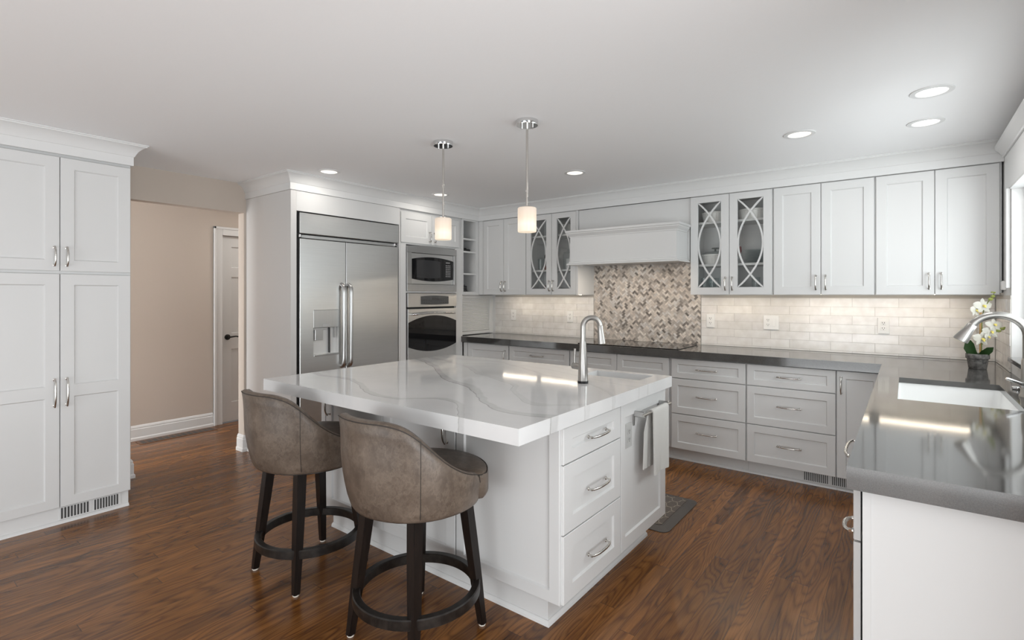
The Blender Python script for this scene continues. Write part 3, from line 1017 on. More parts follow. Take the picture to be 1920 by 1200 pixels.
def ribbed(name, label, r0, r1, h, loc, lid=False, cat='dish'):
    t = thing(name, label, cat, loc)
    bm = bm_new()
    K = 128
    ringz = [(0.0, r0), (0.012, r0 + 0.004), (h - 0.014, r1), (h - 0.013, r1 + 0.004), (h, r1 + 0.004), (h, r1 - 0.004), (0.008, r0 - 0.006)]
    rr = []
    for iz, (z, r_) in enumerate(ringz):
        rr.append([bm.verts.new(((r_ + (0.0014 if (k % 4 < 2 and iz in (1, 2)) else 0)) * math.cos(2 * PI * k / K), (r_ + (0.0014 if (k % 4 < 2 and iz in (1, 2)) else 0)) * math.sin(2 * PI * k / K), z)) for k in range(K)])
    for a, c in zip(rr, rr[1:]):
        for k in range(K):
            j = (k + 1) % K
            bm.faces.new((a[k], a[j], c[j], c[k]))
    bm.faces.new(list(reversed(rr[0]))); bm.faces.new(rr[-1])
    link('bowl', bm, CERAM, t, smooth=True, angle=50)
    if lid:
        bm = bm_new(); lathe(bm, [(r1 + 0.002, h + 0.001), (r1, h + 0.008), (r1 * 0.7, h + 0.022), (r1 * 0.25, h + 0.030), (0, h + 0.031)], 36)
        ld = link('lid', bm, JAR, t, smooth=True)
        bm = bm_new(); lathe(bm, [(0, h + 0.0315), (0.008, h + 0.032), (0.007, h + 0.048), (0.030, h + 0.052), (0.030, h + 0.060), (0, h + 0.062)], 20)
        link('knob', bm, simple('lid_knob', (0.10, 0.12, 0.11), 0.3), ld, smooth=True)
    return t


SY = 4.62
ribbed('casserole_dish', 'white ribbed casserole dish on the top shelf nearest the range hood', 0.100, 0.115, 0.085, (-1.30, SY, 1.991))
ribbed('casserole_dish', 'white ribbed dish on the top shelf behind the second glass door', 0.105, 0.120, 0.082, (-1.000, SY, 1.991))
ribbed('lidded_casserole', 'white ribbed casserole with glass lid on the middle shelf', 0.095, 0.110, 0.085, (-1.31, SY, 1.631), True)
tumb = [(0.0, 0.0), (0.026, 0.0), (0.028, 0.002), (0.033, 0.12), (0.0315, 0.12), (0.026, 0.01), (0, 0.008)]
first = None
for i, (x, y) in enumerate(((-1.385, 4.56), (-1.315, 4.56), (-1.245, 4.57), (-1.35, 4.64))):
    if first is None:
        first = dish('tumbler', 'clear glass tumbler on the bottom shelf nearest the range hood', 'glass', tumb, JAR, (x, y, UB + 0.027), 24, 'tumblers on the bottom shelf')
    else:
        o = first.copy(); col.objects.link(o); o.location = (x, y, UB + 0.027)
    first['label'] = 'clear glass tumbler on the bottom shelf under the lidded casserole'
    if i: o['label'] = first['label']
for i, (x, y, lb) in enumerate(((-0.975, 4.57, 'clear glass tumbler standing alone below the stack of glass plates'),)):
    o = first.copy(); col.objects.link(o); o.location = (x, y, UB + 0.027); o['label'] = lb; del o['group']
plate = [(0, 0), (0.05, 0), (0.082, 0.008), (0.083, 0.010), (0.05, 0.004), (0, 0.004)]
pl0 = None
for i in range(9):
    z = 1.631 + i * 0.0125
    if pl0 is None:
        pl0 = dish('glass_plate', 'clear glass plate in the stack on the middle shelf', 'plate', plate, JAR, (-0.985, 4.60, z), 32, 'stack of glass plates')
    else:
        o = pl0.copy(); col.objects.link(o); o.location = (-0.985, 4.60, z)
t = thing('wine_glass', 'stemmed glass with dark red decoration beside the glass plates', 'glass', (-1.11, 4.565, 1.631))
bm = bm_new(); lathe(bm, [(0.03, 0), (0.028, 0.003), (0.004, 0.008), (0.0035, 0.07)], 20); link('stem', bm, JAR, t, smooth=True)
bm = bm_new(); lathe(bm, [(0.0035, 0.071), (0.02, 0.08), (0.028, 0.105), (0.026, 0.14)], 20); link('bowl', bm, REDP, t, smooth=True)
# left glass cabinet
t = thing('glass_canister', 'tall glass canister with flat lid behind the glass door beside the hood', 'jar', (-2.765, 4.585, 1.631))
bm = bm_new(); lathe(bm, [(0, 0), (0.052, 0), (0.056, 0.006), (0.056, 0.15), (0.046, 0.165), (0.046, 0.17)], 28); link('body', bm, JAR, t, smooth=True)
bm = bm_new(); lathe(bm, [(0, 0.171), (0.050, 0.171), (0.052, 0.178), (0.02, 0.184), (0.012, 0.19), (0.016, 0.205), (0, 0.208)], 28); link('lid', bm, JAR, t, smooth=True)
bm = bm_new(); lathe(bm, [(0, 0.004), (0.03, 0.004), (0.03, 0.11), (0, 0.112)], 20); link('contents', bm, CERAM, t, smooth=True)
t = thing('storage_jar', 'glass jar with dark lid and red contents behind the arched pane', 'jar', (-3.005, 4.58, 1.631))
bm = bm_new(); lathe(bm, [(0, 0), (0.045, 0), (0.048, 0.005), (0.048, 0.11), (0.04, 0.125)], 24); link('body', bm, JAR, t, smooth=True)
bm = bm_new(); lathe(bm, [(0, 0.126), (0.046, 0.126), (0.046, 0.155), (0.03, 0.175), (0, 0.178)], 24); link('lid', bm, BLACKM, t, smooth=True)
bm = bm_new(); lathe(bm, [(0, 0.004), (0.042, 0.004), (0.042, 0.045), (0, 0.046)], 20); link('contents', bm, simple('red_spice', (0.22, 0.05, 0.03), 0.8), t, smooth=True)
dish('tumbler', 'clear straight glass beside the jar with the dark lid', 'glass', tumb, JAR, (-3.10, 4.57, 1.631), 24)
bm = bm_new(); box(bm, -0.10, 0.10, -0.07, 0.07, 0, 0.115, 0.004); tag(link('storage_box', bm, simple('box_grey', (0.42, 0.42, 0.41), 0.6), None, (-2.77, 4.62, 1.991)), 'pale grey box on the top shelf of the hood-side glass cabinet', 'box')
cup = [(0, 0), (0.025, 0), (0.037, 0.03), (0.04, 0.075), (0.037, 0.075), (0.033, 0.03), (0, 0.006)]
dish('teacup', 'dark red cup on the bottom shelf beside the hood', 'cup', cup, REDP, (-2.70, 4.58, UB + 0.027), 24)
dish('teacup', 'dark brown cup on the bottom shelf under the red-filled jar', 'cup', cup, simple('brown_glaze', (0.10, 0.035, 0.02), 0.35), (-3.02, 4.58, UB + 0.027), 24)
# open shelf things (world coords)
bm = bm_new(); box(bm, -4.08, -3.93, 4.21, 4.37, 1.8570, 1.885, 0.006); box(bm, -4.06, -3.95, 4.215, 4.33, 1.8850, 1.898, 0.004)
tag(link('router_box', bm, BLACKM, None), 'black electronic box on the second open shelf', 'box')
dish('glass_bottle', 'small clear bottle on the third open shelf', 'bottle', [(0, 0), (0.024, 0), (0.026, 0.004), (0.026, 0.06), (0.011, 0.085), (0.010, 0.11), (0, 0.111)], simple('pink_glass', (0.55, 0.42, 0.40), 0.2), (-3.95, 4.228, 1.611), 20)
bm = bm_new()
pp = []
for i in range(90):
    a = i * 0.42
    pp.append((-3.97 + (0.055 + 0.012 * math.sin(i * 1.7)) * math.cos(a), 4.275 + (0.05 + 0.012 * math.cos(i * 1.3)) * math.sin(a), 1.409 + 0.00065 * i + 0.012 * abs(math.sin(i * 0.37)) * min(1, i / 12)))
tube(bm, pp, 0.0035, 6)
tag(link('charging_cable', bm, BLACKM, None, smooth=True), 'tangle of thin black cable on the lowest open shelf', 'cable')

# ---------------- range hood
t = thing('range_hood', 'white painted mantel range hood with cornice above the herringbone tiles', 'range hood', (-2.03, 4.20, 0))
bm = bm_new()
box(bm, -0.485, 0.53, 0, 0.02, 1.668, 1.94)
box(bm, -0.485, -0.465, 0.02, 0.586, 1.668, 1.94) if False else None
box(bm, 0.51, 0.53, 0.02, 0.266, 1.668, 1.94)
box(bm, -0.485, -0.465, 0.02, 0.266, 1.668, 1.94)
box(bm, -0.465, 0.51, 0.02, 0.266, 1.92, 1.94)
link('body', bm, PAINT, t)
HC1 = [(0, 1.905), (0.004, 1.905), (0.006, 1.915), (0.014, 1.925), (0.026, 1.94), (0.026, 1.948), (0.034, 1.952), (0.034, 1.970), (0, 1.970)]
bm = bm_new(); sweep(bm, HC1, [(-0.4855, 0.248), (-0.4855, -0.0005), (0.5305, -0.0005), (0.5305, 0.248)]); link('cornice', bm, PAINT, t)
HC2 = [(0, 1.648), (0.026, 1.648), (0.026, 1.656), (0.020, 1.662), (0.010, 1.668), (0.008, 1.678), (0, 1.682)]
bm = bm_new(); sweep(bm, HC2, [(-0.4855, 0.248), (-0.4855, -0.0005), (0.5305, -0.0005), (0.5305, 0.248)]); link('base_moulding', bm, PAINT, t)
boxobj('mantel_top', PAINT, t, -0.485, 0.53, 0, 0.266, 1.9405, 1.9695)
boxobj('upper_panel', PAINT, t, -0.543, 0.557, 0.268, 0.586, 1.9725, 2.205)
boxobj('back_box', PAINT, t, -0.52, 0.55, 0.268, 0.586, 1.668, 1.972)
for hx in (-0.22, 0.27):
    bm = bm_new(); lathe(bm, [(0, 1.6715), (0.028, 1.6715), (0.028, 1.668), (0, 1.668)], 24, (hx, 0.14, 0)); link('hood_lamp', bm, emit('hood_lamp_glow', (1.0, 0.86, 0.70), 2.0), t)
    ld = bpy.data.lights.new('hood_light', 'AREA'); ld.shape, ld.size, ld.energy, ld.color = 'DISK', 0.05, 2.2, (1.0, 0.88, 0.74)
    lo = bpy.data.objects.new('hood_light', ld); col.objects.link(lo); lo.parent, lo.location = t, (hx, 0.14, 1.664)
ins = boxobj('hood_insert', simple('hood_filter', (0.10, 0.10, 0.10), 0.4, 0.8), t, -0.464, 0.509, 0.021, 0.265, 1.672, 1.69)

# ---------------- backsplash
def subway(name, label, xs, rows, plane, axis, x_lo, x_hi, tops):
    """rows of handmade tiles; axis 'x' on the back wall, 'y' on the right wall"""
    bm = bm_new()
    cl_ = bm.loops.layers.float_color.new('tint')
    L = 0.2885
    gp = 0.0011
    for r_ in range(7):
        z0 = 0.931 + 0.0688 * (r_ - 1)
        z0, z1 = max(z0, CT + 0.001) + gp, min(z0 + 0.0688, UB - 0.001) - gp
        if z1 - z0 < 0.006: continue
        s0 = xs + (0 if r_ % 2 == 0 else L / 2)
        k0 = math.floor((x_lo - s0) / L)
        for k in range(k0, k0 + 40):
            a, c = s0 + k * L + gp, s0 + (k + 1) * L - gp
            a, c = max(a, x_lo + gp), min(c, x_hi - gp)
            if c - a < 0.006:
                continue
            dpt = random.uniform(0.0055, 0.008)
            n0 = len(bm.faces)
            if axis == 'x':
                fs = box(bm, a, c, plane - dpt, plane - 0.002, z0, z1)
            else:
                fs = box(bm, plane - dpt, plane - 0.002, a, c, z0, z1)
            tv = random.uniform(0.94, 1.03)
            for f in fs:
                for lp in f.loops:
                    lp[cl_] = (tv, tv * random.uniform(0.99, 1.0), tv * random.uniform(0.975, 1.0), 1)
    bm2 = bm
    t = thing(name, label, 'backsplash', (0, 0, 0))
    link('tile_field', bm2, TILE, t)
    bm = bm_new()
    if axis == 'x': box(bm, x_lo, x_hi, plane - 0.0045, plane - 0.0005, CT + 0.001, UB - 0.001)
    else: box(bm, plane - 0.0045, plane - 0.0005, x_lo, x_hi, CT + 0.001, UB - 0.001)
    link('grout', bm, GROUT, t)
    return t


subway('tile_backsplash', 'white handmade subway tile backsplash between the tambour garage and herringbone panel', -0.761 + 0.144 - 0.2885 * 12, 0, BW, 'x', -3.90, -2.579, 0)
subway('tile_backsplash', 'long white subway tile backsplash between the herringbone panel and window corner', -0.761 + 0.144 - 0.2885 * 12, 0, BW, 'x', -1.480, RW - 0.009, 0)
subway('tile_backsplash', 'short return of white subway tile on the window wall behind the orchid', 4.02, 0, RW, 'y', 4.171, BW - 0.009, 0)

# herringbone mosaic panel
bm = bm_new()
cl_ = bm.loops.layers.float_color.new('tint')
PAL = [(0.66, 0.595, 0.53), (0.58, 0.515, 0.455), (0.50, 0.45, 0.405), (0.70, 0.645, 0.585), (0.40, 0.36, 0.325), (0.27, 0.24, 0.215), (0.18, 0.16, 0.145), (0.62, 0.59, 0.56)]
WTS = [5, 5, 5, 4.5, 4, 3.4, 1.8, 4.5]
tw, tl = 0.0195, 0.0390
hx0, hx1, hz0, hz1 = -2.577, -1.482, CT + 0.001, 1.667
ca = math.cos(PI / 4)
cxm, czm = (hx0 + hx1) / 2, (hz0 + hz1) / 2
gp = 0.0007
for i in range(-75, 75):
    for j in range(-40, 40):
        for kind in (0, 1):
            # herringbone lattice in the tile frame
            bx_ = i * tw + j * tl
            by_ = i * tw - j * tl
            if kind == 0: p = (bx_, bx_ + tl, by_, by_ + tw)
            else: p = (bx_, bx_ + tw, by_ + tw, by_ + tw + tl)
            ce = ((p[0] + p[1]) / 2, (p[2] + p[3]) / 2)
            wx, wz = cxm + (ce[0] - ce[1]) * ca, czm + (ce[0] + ce[1]) * ca
            if not (hx0 - 0.03 < wx < hx1 + 0.03 and hz0 - 0.03 < wz < hz1 + 0.03):
                continue
            cr = [(p[0] + gp, p[2] + gp), (p[1] - gp, p[2] + gp), (p[1] - gp, p[3] - gp), (p[0] + gp, p[3] - gp)]
            cc = random.choices(PAL, WTS)[0]
            vv = random.uniform(0.88, 1.12)
            yy = BW - random.uniform(0.006, 0.0075)
            f = bm.faces.new([bm.verts.new((cxm + (a - c) * ca, yy, czm + (a + c) * ca)) for a, c in cr])
            for lp in f.loops:
                lp[cl_] = (cc[0] * vv, cc[1] * vv, cc[2] * vv, float(kind))
for co, no in (((hx0 + 0.001, 0, 0), (-1, 0, 0)), ((hx1 - 0.001, 0, 0), (1, 0, 0)), ((0, 0, hz0), (0, 0, -1)), ((0, 0, hz1), (0, 0, 1))):
    bmesh.ops.bisect_plane(bm, geom=bm.verts[:] + bm.edges[:] + bm.faces[:], plane_co=co, plane_no=no, clear_outer=True)
ex_ = bmesh.ops.extrude_face_region(bm, geom=bm.faces[:])
t = thing('mosaic_backsplash', 'grey and taupe herringbone stone mosaic panel under the range hood', 'backsplash')
bmesh.ops.translate(bm, verts=[v for v in ex_['geom'] if isinstance(v, bmesh.types.BMVert)], vec=(0, 0.003, 0))
link('mosaic_tiles', bm, MOSAIC, t)
boxobj('grout', simple('mosaic_grout', (0.46, 0.42, 0.38), 0.9), t, hx0 + 0.001, hx1 - 0.001, BW - 0.0055, BW - 0.0005, hz0, hz1)
# pencil edging strips either side of the mosaic
bm = bm_new(); box(bm, hx1 - 0.0005, hx1 + 0.0015, BW - 0.010, BW - 0.0005, hz0, UB); link('edge_strip', bm, simple('schluter', (0.45, 0.43, 0.41), 0.4), t)


# outlets
def outlet(x, label, two=False, loc=None, rz=0, mat=PLASTIC, group=None):
    t = thing('wall_outlet', label, 'outlet', loc or (x, BW - 0.0085, 1.137), rz, group)
    wd = 0.118 if two else 0.072
    bm = bm_new(); box(bm, -wd / 2, wd / 2, -0.006, 0, -0.060, 0.060, 0.002); link('cover_plate', bm, mat, t)
    cxs = [-0.023] if two else [0]
    for cx_ in cxs:
        for s in (-1, 1):
            bm = bm_new(); box(bm, cx_ - 0.017, cx_ + 0.017, -0.0085, -0.0062, s * 0.02 - 0.014, s * 0.02 + 0.014, 0.002); k = link('socket', bm, mat, t)
            bm = bm_new()
            for dx in (-0.007, 0.006):
                box(bm, cx_ + dx - 0.0015, cx_ + dx + 0.0015, -0.0090, -0.0086, s * 0.02 - 0.002, s * 0.02 + 0.008)
            tube(bm, [(cx_, -0.0086, s * 0.02 - 0.008), (cx_, -0.0090, s * 0.02 - 0.008)], 0.0028, 8)
            link('slot', bm, SLOT, k)
    if two:
        bm = bm_new(); box(bm, 0.010, 0.036, -0.0085, -0.0062, -0.033, 0.033, 0.002); link('rocker_switch', bm, mat, t)
    return t


outlet(-3.622, 'white duplex outlet on the subway tile next to the tambour garage')
outlet(-2.861, 'white duplex outlet on the subway tile under the hood-side glass cabinet')
outlet(-1.396, 'white duplex outlet on the subway tile right beside the herringbone panel')
outlet(-0.900, 'white double-gang outlet with rocker switch on the long subway tile wall', True)
outlet(-0.132, 'white duplex outlet on the subway tile below the corner wall cabinet')
t = thing('light_switch', 'small white switch box on the window wall under the header board', 'switch', (RW - 0.0005, 4.39, 1.40))
boxobj('switch_plate', PLASTIC, t, -0.02, 0, -0.03, 0.03, 0, 0.055, bev=0.002)

# ---------------- base cabinets on the back wall
def base(x0, x1, label, name='base_cabinet'):
    t = thing(name, label, 'cabinet', (x0, BF + 0.02, 0))
    boxobj('body', PAINT, t, 0, x1 - x0, 0, BW - BF - 0.021, 0.105, CB - 0.002)
    boxobj('toe_kick', PAINT, t, 0, x1 - x0, 0.062, 0.45, 0, 0.1045)
    bm = bm_new(); sweep(bm, [(0, 0), (0.014, 0), (0.012, 0.010), (0.005, 0.016), (0, 0.018)], [(0, 0.0615), (x1 - x0, 0.0615)]); link('shoe_moulding', bm, TRIM, t)
    return t


DZ = [(0.109, 0.391), (0.397, 0.682), (0.688, 0.846)]
x0 = -3.868; t = base(x0, -3.240, 'white base cabinet with single door at the tambour end of the counter')
boxobj('filler', PAINT, t, 0.001, 0.056, -0.02, -0.0005, 0.109, 0.846)
add_door(t, -3.807 - x0, -3.248 - x0, 0.109, 0.846, handle=('v', -3.285 - x0, 0.735), hlen=0.12)
x0 = -3.2385; t = base(x0, -2.5185, 'white drawer base cabinet just left of the cooktop cabinet', 'drawer_cabinet')
for z0, z1 in DZ:
    add_door(t, -3.233 - x0, -2.523 - x0, z0, z1, name='drawer', handle=('h', -2.89 - x0, (z0 + z1) / 2), hlen=0.155, stile=0.05, rail=0.045 if z0 > 0.6 else 0.055)
x0 = -2.5170; t = base(x0, -1.5520, 'white cooktop base cabinet with two false drawer fronts below the range hood')
for a, c in ((-2.508, -2.034), (-2.030, -1.562)):
    add_door(t, a - x0, c - x0, 0.688, 0.846, name='false_front', stile=0.05, rail=0.045)
    add_door(t, a - x0, c - x0, 0.109, 0.682, handle=('v', (c - 0.03 if a < -2.3 else a + 0.03) - x0, 0.60), hlen=0.12)
x0 = -1.5505; t = base(x0, -0.9640, 'white three-drawer base cabinet directly right of the cooktop cabinet', 'drawer_cabinet')
for z0, z1 in DZ:
    add_door(t, -1.539 - x0, -0.968 - x0, z0, z1, name='drawer', handle=('h', -1.255 - x0, (z0 + z1) / 2 + (0.0 if z0 > 0.6 else 0.01)), hlen=0.155, stile=0.048, rail=0.042 if z0 > 0.6 else 0.052)
x0 = -0.9625; t = base(x0, -0.3820, 'white three-drawer base cabinet beside the inner counter corner, above the vent', 'drawer_cabinet')
for z0, z1 in DZ:
    add_door(t, -0.957 - x0, -0.385 - x0, z0, z1, name='drawer', handle=('h', -0.671 - x0, (z0 + z1) / 2 + (0.0 if z0 > 0.6 else 0.01)), hlen=0.155, stile=0.048, rail=0.042 if z0 > 0.6 else 0.052)
x0 = -0.3805; t = base(x0, -0.0930, 'narrow white corner base cabinet with one door at the inner counter corner')
add_door(t, -0.378 - x0, -0.116 - x0, 0.109, 0.846, handle=('v', -0.352 - x0, 0.748), hlen=0.115, stile=0.05)
t = thing('toe_kick_vent', 'white slotted heating vent in the toe kick under the corner cabinets', 'vent', (0, 4.2715, 0))
bm = bm_new(); box(bm, -0.596, -0.10, -0.006, -0.0005, 0.019, 0.102, 0.001); link('grille_plate', bm, PAINT, t)
for a, c, k in ((-0.585, -0.432, 13), (-0.412, -0.225, 16)):
    bm = bm_new(); slots(bm, a, c, 0.028, 0.098, -0.0061, k, 0.5); link('slots', bm, SLOT, t)

# ---------------- peninsula run, faces -x: local x = -world y
def right_unit(y1, y0, label, name='base_cabinet', cat='cabinet'):
    t = thing(name, label, cat, (-0.093, y1, 0), -90)
    boxobj('body', PAINT, t, 0, y1 - y0, 0, 0.50, 0.105, 0.70 if 'sink' in label else CB - 0.002)
    boxobj('toe_kick', PAINT, t, 0, y1 - y0, 0.06, 0.45, 0, 0.1045)
    return t


t = thing('end_panel', 'broad white end panel of the window-side counter, nearest the viewer', 'panel', (-0.093, 1.690, 0), -90)
bm = bm_new()
box(bm, 0, 0.025, 0.0015, 0.584, 0, CB - 0.002, 0.001)
link('panel', bm, PAINT, t)
bm = bm_new(); box(bm, 0.0255, 0.0275, 0.0015, 0.020, 0, CB - 0.002); link('edge_strip', bm, PAINT, t)
t = right_unit(2.060, 1.6915, 'narrow white drawer-over-door cabinet at the near end of the window-side counter')
add_door(t, 0.003, 0.366, 0.699, 0.846, y=-0.0045, t=0.0165, name='drawer', handle=('h', 0.318, 0.722), hlen=0.10, proj=0.02, stile=0.05, rail=0.045)
add_door(t, 0.003, 0.366, 0.109, 0.693, y=-0.0045, t=0.0165, stile=0.05)
t = right_unit(2.665, 2.0615, 'white panelled dishwasher with bow handle under the window-side counter', 'dishwasher', 'dishwasher')
add_door(t, 0.003, 0.600, 0.109, 0.846, y=-0.0045, t=0.0165, handle=('h', 0.475, 0.826), hlen=0.24, proj=0.050, stile=0.06)
t = right_unit(3.700, 2.6665, 'white sink base cabinet under the window sink')
for a, c, hx in ((0.003, 0.515, 0.48), (0.519, 1.030, 0.555)):
    add_door(t, a, c, 0.109, 0.690, handle=('v', hx, 0.60), hlen=0.12)
    add_door(t, a, c, 0.696, 0.846, name='false_front', stile=0.05, rail=0.045)
t = right_unit(4.185, 3.7015, 'plain white filler cabinet between the sink base and the counter corner')
add_door(t, 0.06, 0.480, 0.109, 0.846, handle=('v', 0.45, 0.735), hlen=0.12)

# ---------------- perimeter countertop with sink cut-out
SX0, SX1, SY0, SY1 = -0.028, 0.375, 2.815, 3.555
bm = bm_new()


def slab(bm, rects, z0, z1):
    for r_ in rects: box(bm, r_[0], r_[1], r_[2], r_[3], z0, z1)


PX, PY, CY = -0.125, 1.628, 4.156
XR = RW - 0.001
slab(bm, [(-3.872, PX, CY, BW - 0.009), (PX, XR, SY1, BW - 0.009), (PX, SX0, SY0, SY1), (SX1, XR, SY0, SY1), (PX, XR, PY, SY0)], CT - 0.028, CT)
slab(bm, [(-3.872, PX + 0.02, CY, CY + 0.02), (PX, PX + 0.02, PY + 0.02, CY), (PX, XR, PY, PY + 0.02)], CB, CT - 0.028)
bmesh.ops.remove_doubles(bm, verts=bm.verts, dist=1e-5)
tag(link('perimeter_countertop', bm, QUARTZ), 'dark grey quartz L-shaped countertop along the back and window walls', 'countertop')
# window sink
t = thing('kitchen_sink', 'white undermount sink in the grey counter below the window', 'sink', ((SX0 + SX1) / 2, (SY0 + SY1) / 2, CT - 0.029))


def basin(hx, hy, dep, th=0.012, r=0.03):
    bm = bm_new()
    def rr_(a, c, r_, z, k=5):
        out = []
        for sx, sy, st_ in ((1, 1, 0), (-1, 1, 90), (-1, -1, 180), (1, -1, 270)):
            for i in range(k + 1):
                an = R(st_ + 90 * i / k)
                out.append(bm.verts.new((sx * (a - r_) + r_ * math.cos(an), sy * (c - r_) + r_ * math.sin(an), z)))
        return out
    rings_ = [rr_(hx + 0.02, hy + 0.02, r, -0.004), rr_(hx + 0.02, hy + 0.02, r, 0), rr_(hx, hy, r, 0), rr_(hx - 0.004, hy - 0.004, r, -dep + 0.03), rr_(hx - 0.014, hy - 0.014, r, -dep + 0.008), rr_(hx - 0.035, hy - 0.035, r, -dep)]
    for a, c in zip(rings_, rings_[1:]):
        for k in range(len(a)):
            j = (k + 1) % len(a)
            bm.faces.new((a[k], a[j], c[j], c[k]))
    bm.faces.new(rings_[-1])
    o1 = rr_(hx + 0.012, hy + 0.012, r, -0.004); o2 = rr_(hx + 0.008, hy + 0.008, r, -dep - 0.012)
    for k in range(len(o1)):
        j = (k + 1) % len(o1)
        bm.faces.new((rings_[0][k], rings_[0][j], o1[j], o1[k])); bm.faces.new((o1[k], o1[j], o2[j], o2[k]))
    bm.faces.new(o2)
    return bm


link('basin', basin((SX1 - SX0) / 2 + 0.006, (SY1 - SY0) / 2 + 0.006, 0.14), SINKW, t, smooth=True, angle=40)
bm = bm_new(); lathe(bm, [(0, 0.001), (0.03, 0.001), (0.042, 0.004), (0.045, 0.002), (0.045, 0)], 24); link('drain', bm, CHROME, t, (0.05, 0, -0.14), smooth=True)

# faucet at the window sink
t = thing('gooseneck_faucet', 'large brushed nickel pull-down faucet arching over the window sink', 'faucet', (0.432, 3.22, CT))
bm = bm_new()
lathe(bm, [(0, 0), (0.029, 0), (0.029, 0.006), (0.024, 0.014), (0.0225, 0.06), (0.0205, 0.16), (0.018, 0.17), (0, 0.17)], 24)
link('body', bm, BRUSHN, t, smooth=True, angle=40)
bm = bm_new()
pth = [(0, 0, 0.165), (0, 0, 0.23), (0, 0, 0.27)]
cxr, cz, ra, rb = -0.098, 0.272, 0.098, 0.090
for i in range(1, 15):
    an = R(i * 150 / 14)
    pth.append((cxr + ra * math.cos(an), 0, cz + rb * math.sin(an)))
tube(bm, pth, 0.0165, 18)
nk = link('neck', bm, BRUSHN, t, smooth=True, angle=60)
ex0 = Vector(pth[-1]); dd = (Vector(pth[-1]) - Vector(pth[-2])).normalized()
dd = (dd + Vector((0.05, 0, -0.2))).normalized()
bm = bm_new()
tube(bm, [ex0 + dd * q for q in (0.001, 0.004, 0.03, 0.075, 0.088, 0.09)], [0.0165, 0.0185, 0.020, 0.029, 0.030, 0.026], 22)
link('spray_head', bm, BRUSHN, t, smooth=True, angle=40)
bm = bm_new(); tube(bm, [(0, -0.02, 0.05), (-0.005, -0.04, 0.05), (-0.02, -0.05, 0.055)], [0.014, 0.014, 0.010], 14); tube(bm, [(-0.012, -0.045, 0.055), (-0.04, -0.058, 0.070), (-0.072, -0.070, 0.082), (-0.078, -0.072, 0.084)], [0.0075, 0.006, 0.007, 0.005], 12)
link('lever', bm, CHROME, t, (0, 0, 0), smooth=True, angle=50)
t = thing('air_gap_cap', 'low chrome cap set in the grey counter beside the sink', 'sink cap', (0.428, 3.44, CT))
bm = bm_new(); lathe(bm, [(0, 0), (0.020, 0), (0.022, 0.004), (0.021, 0.012), (0.012, 0.016), (0, 0.0165)], 20); link('cap', bm, CHROME, t, smooth=True)

# cooktop
t = thing('cooktop', 'flush black glass cooktop in the grey counter under the hood', 'cooktop', (-1.965, 4.455, CT + 0.0005))
bm = bm_new(); box(bm, -0.475, 0.475, -0.245, 0.245, 0, 0.005, 0.002); link('glass_top', bm, BLACKG, t)
bm = bm_new()
for x, y, r_ in ((-0.26, -0.1, 0.08), (-0.26, 0.1, 0.07), (0.02, 0.03, 0.11), (0.28, -0.1, 0.07), (0.28, 0.1, 0.09)):
    lathe(bm, [(r_, 0.0052), (r_ + 0.003, 0.0053), (r_ + 0.003, 0.0052)], 32, (x, y, 0))
link('burner_ring', bm, simple('burner_print', (0.12, 0.12, 0.12), 0.3), t)

# orchid
t = thing('potted_orchid', 'white orchid in a weathered grey pot in the counter corner', 'plant', (0.352, 4.258, CT + 0.0005))
bm = bm_new(); lathe(bm, [(0, 0), (0.041, 0), (0.043, 0.003), (0.051, 0.062), (0.055, 0.063), (0.057, 0.066), (0.057, 0.090), (0.055, 0.093), (0.049, 0.092), (0.046, 0.075), (0, 0.074)], 32); link('pot', bm, POTM, t, smooth=True, angle=40)


def leaf_bm(pts, wmax):
    bm = bm_new()
    pts = [Vector(p) for p in pts]
    rows = []
    for i, p in enumerate(pts):
        tt = i / (len(pts) - 1)
        d = (pts[min(i + 1, len(pts) - 1)] - pts[max(i - 1, 0)]).normalized()
        sd = d.cross(Vector((0.25, -0.9, 0.3))).normalized()
        wdt = wmax * (0.35 + 0.65 * math.sin(PI * min(1, tt * 0.9 + 0.12))) * (1 if tt < 0.97 else 0.05)
        up = sd.cross(d)
        rows.append([bm.verts.new(p + sd * wdt * s + up * 0.18 * wdt * (s * s)) for s in (-1, -0.5, 0, 0.5, 1)])
    for a, c in zip(rows, rows[1:]):
        for k in range(4): bm.faces.new((a[k], a[k + 1], c[k + 1], c[k]))
    bmesh.ops.solidify(bm, geom=bm.faces[:], thickness=0.0016)
    return bm


for pts, wm in (([(-0.012, 0, 0.075), (-0.03, -0.012, 0.10), (-0.042, -0.02, 0.13), (-0.040, -0.024, 0.158), (-0.034, -0.026, 0.176)], 0.030), ([(0.008, -0.01, 0.075), (0.03, -0.03, 0.10), (0.052, -0.045, 0.125), (0.068, -0.05, 0.14)], 0.021), ([(-0.01, 0.012, 0.075), (-0.02, 0.03, 0.11), (-0.02, 0.04, 0.15)], 0.015)):
    link('leaf', leaf_bm(pts, wm), LEAF, t, smooth=True)
bm = bm_new(); tube(bm, [(0.018, 0.0, 0.07), (0.020, 0.004, 0.18), (0.021, 0.006, 0.30), (0.030, 0.005, 0.37), (0.055, 0.004, 0.425), (0.075, 0.002, 0.462)], 0.0028, 8); link('flower_stem', bm, STEM, t, smooth=True)
bm = bm_new(); tube(bm, [(0.020, -0.004, 0.15), (0.05, -0.006, 0.20), (0.085, -0.008, 0.232), (0.108, -0.010, 0.246), (0.116, -0.010, 0.254)], 0.0024, 8); link('flower_stem', bm, STEM, t, smooth=True)
bm = bm_new(); tube(bm, [(0.014, 0.012, 0.065), (0.016, 0.012, 0.345)], 0.0065, 10); link('bamboo_stake', bm, BAMB, t, smooth=True)


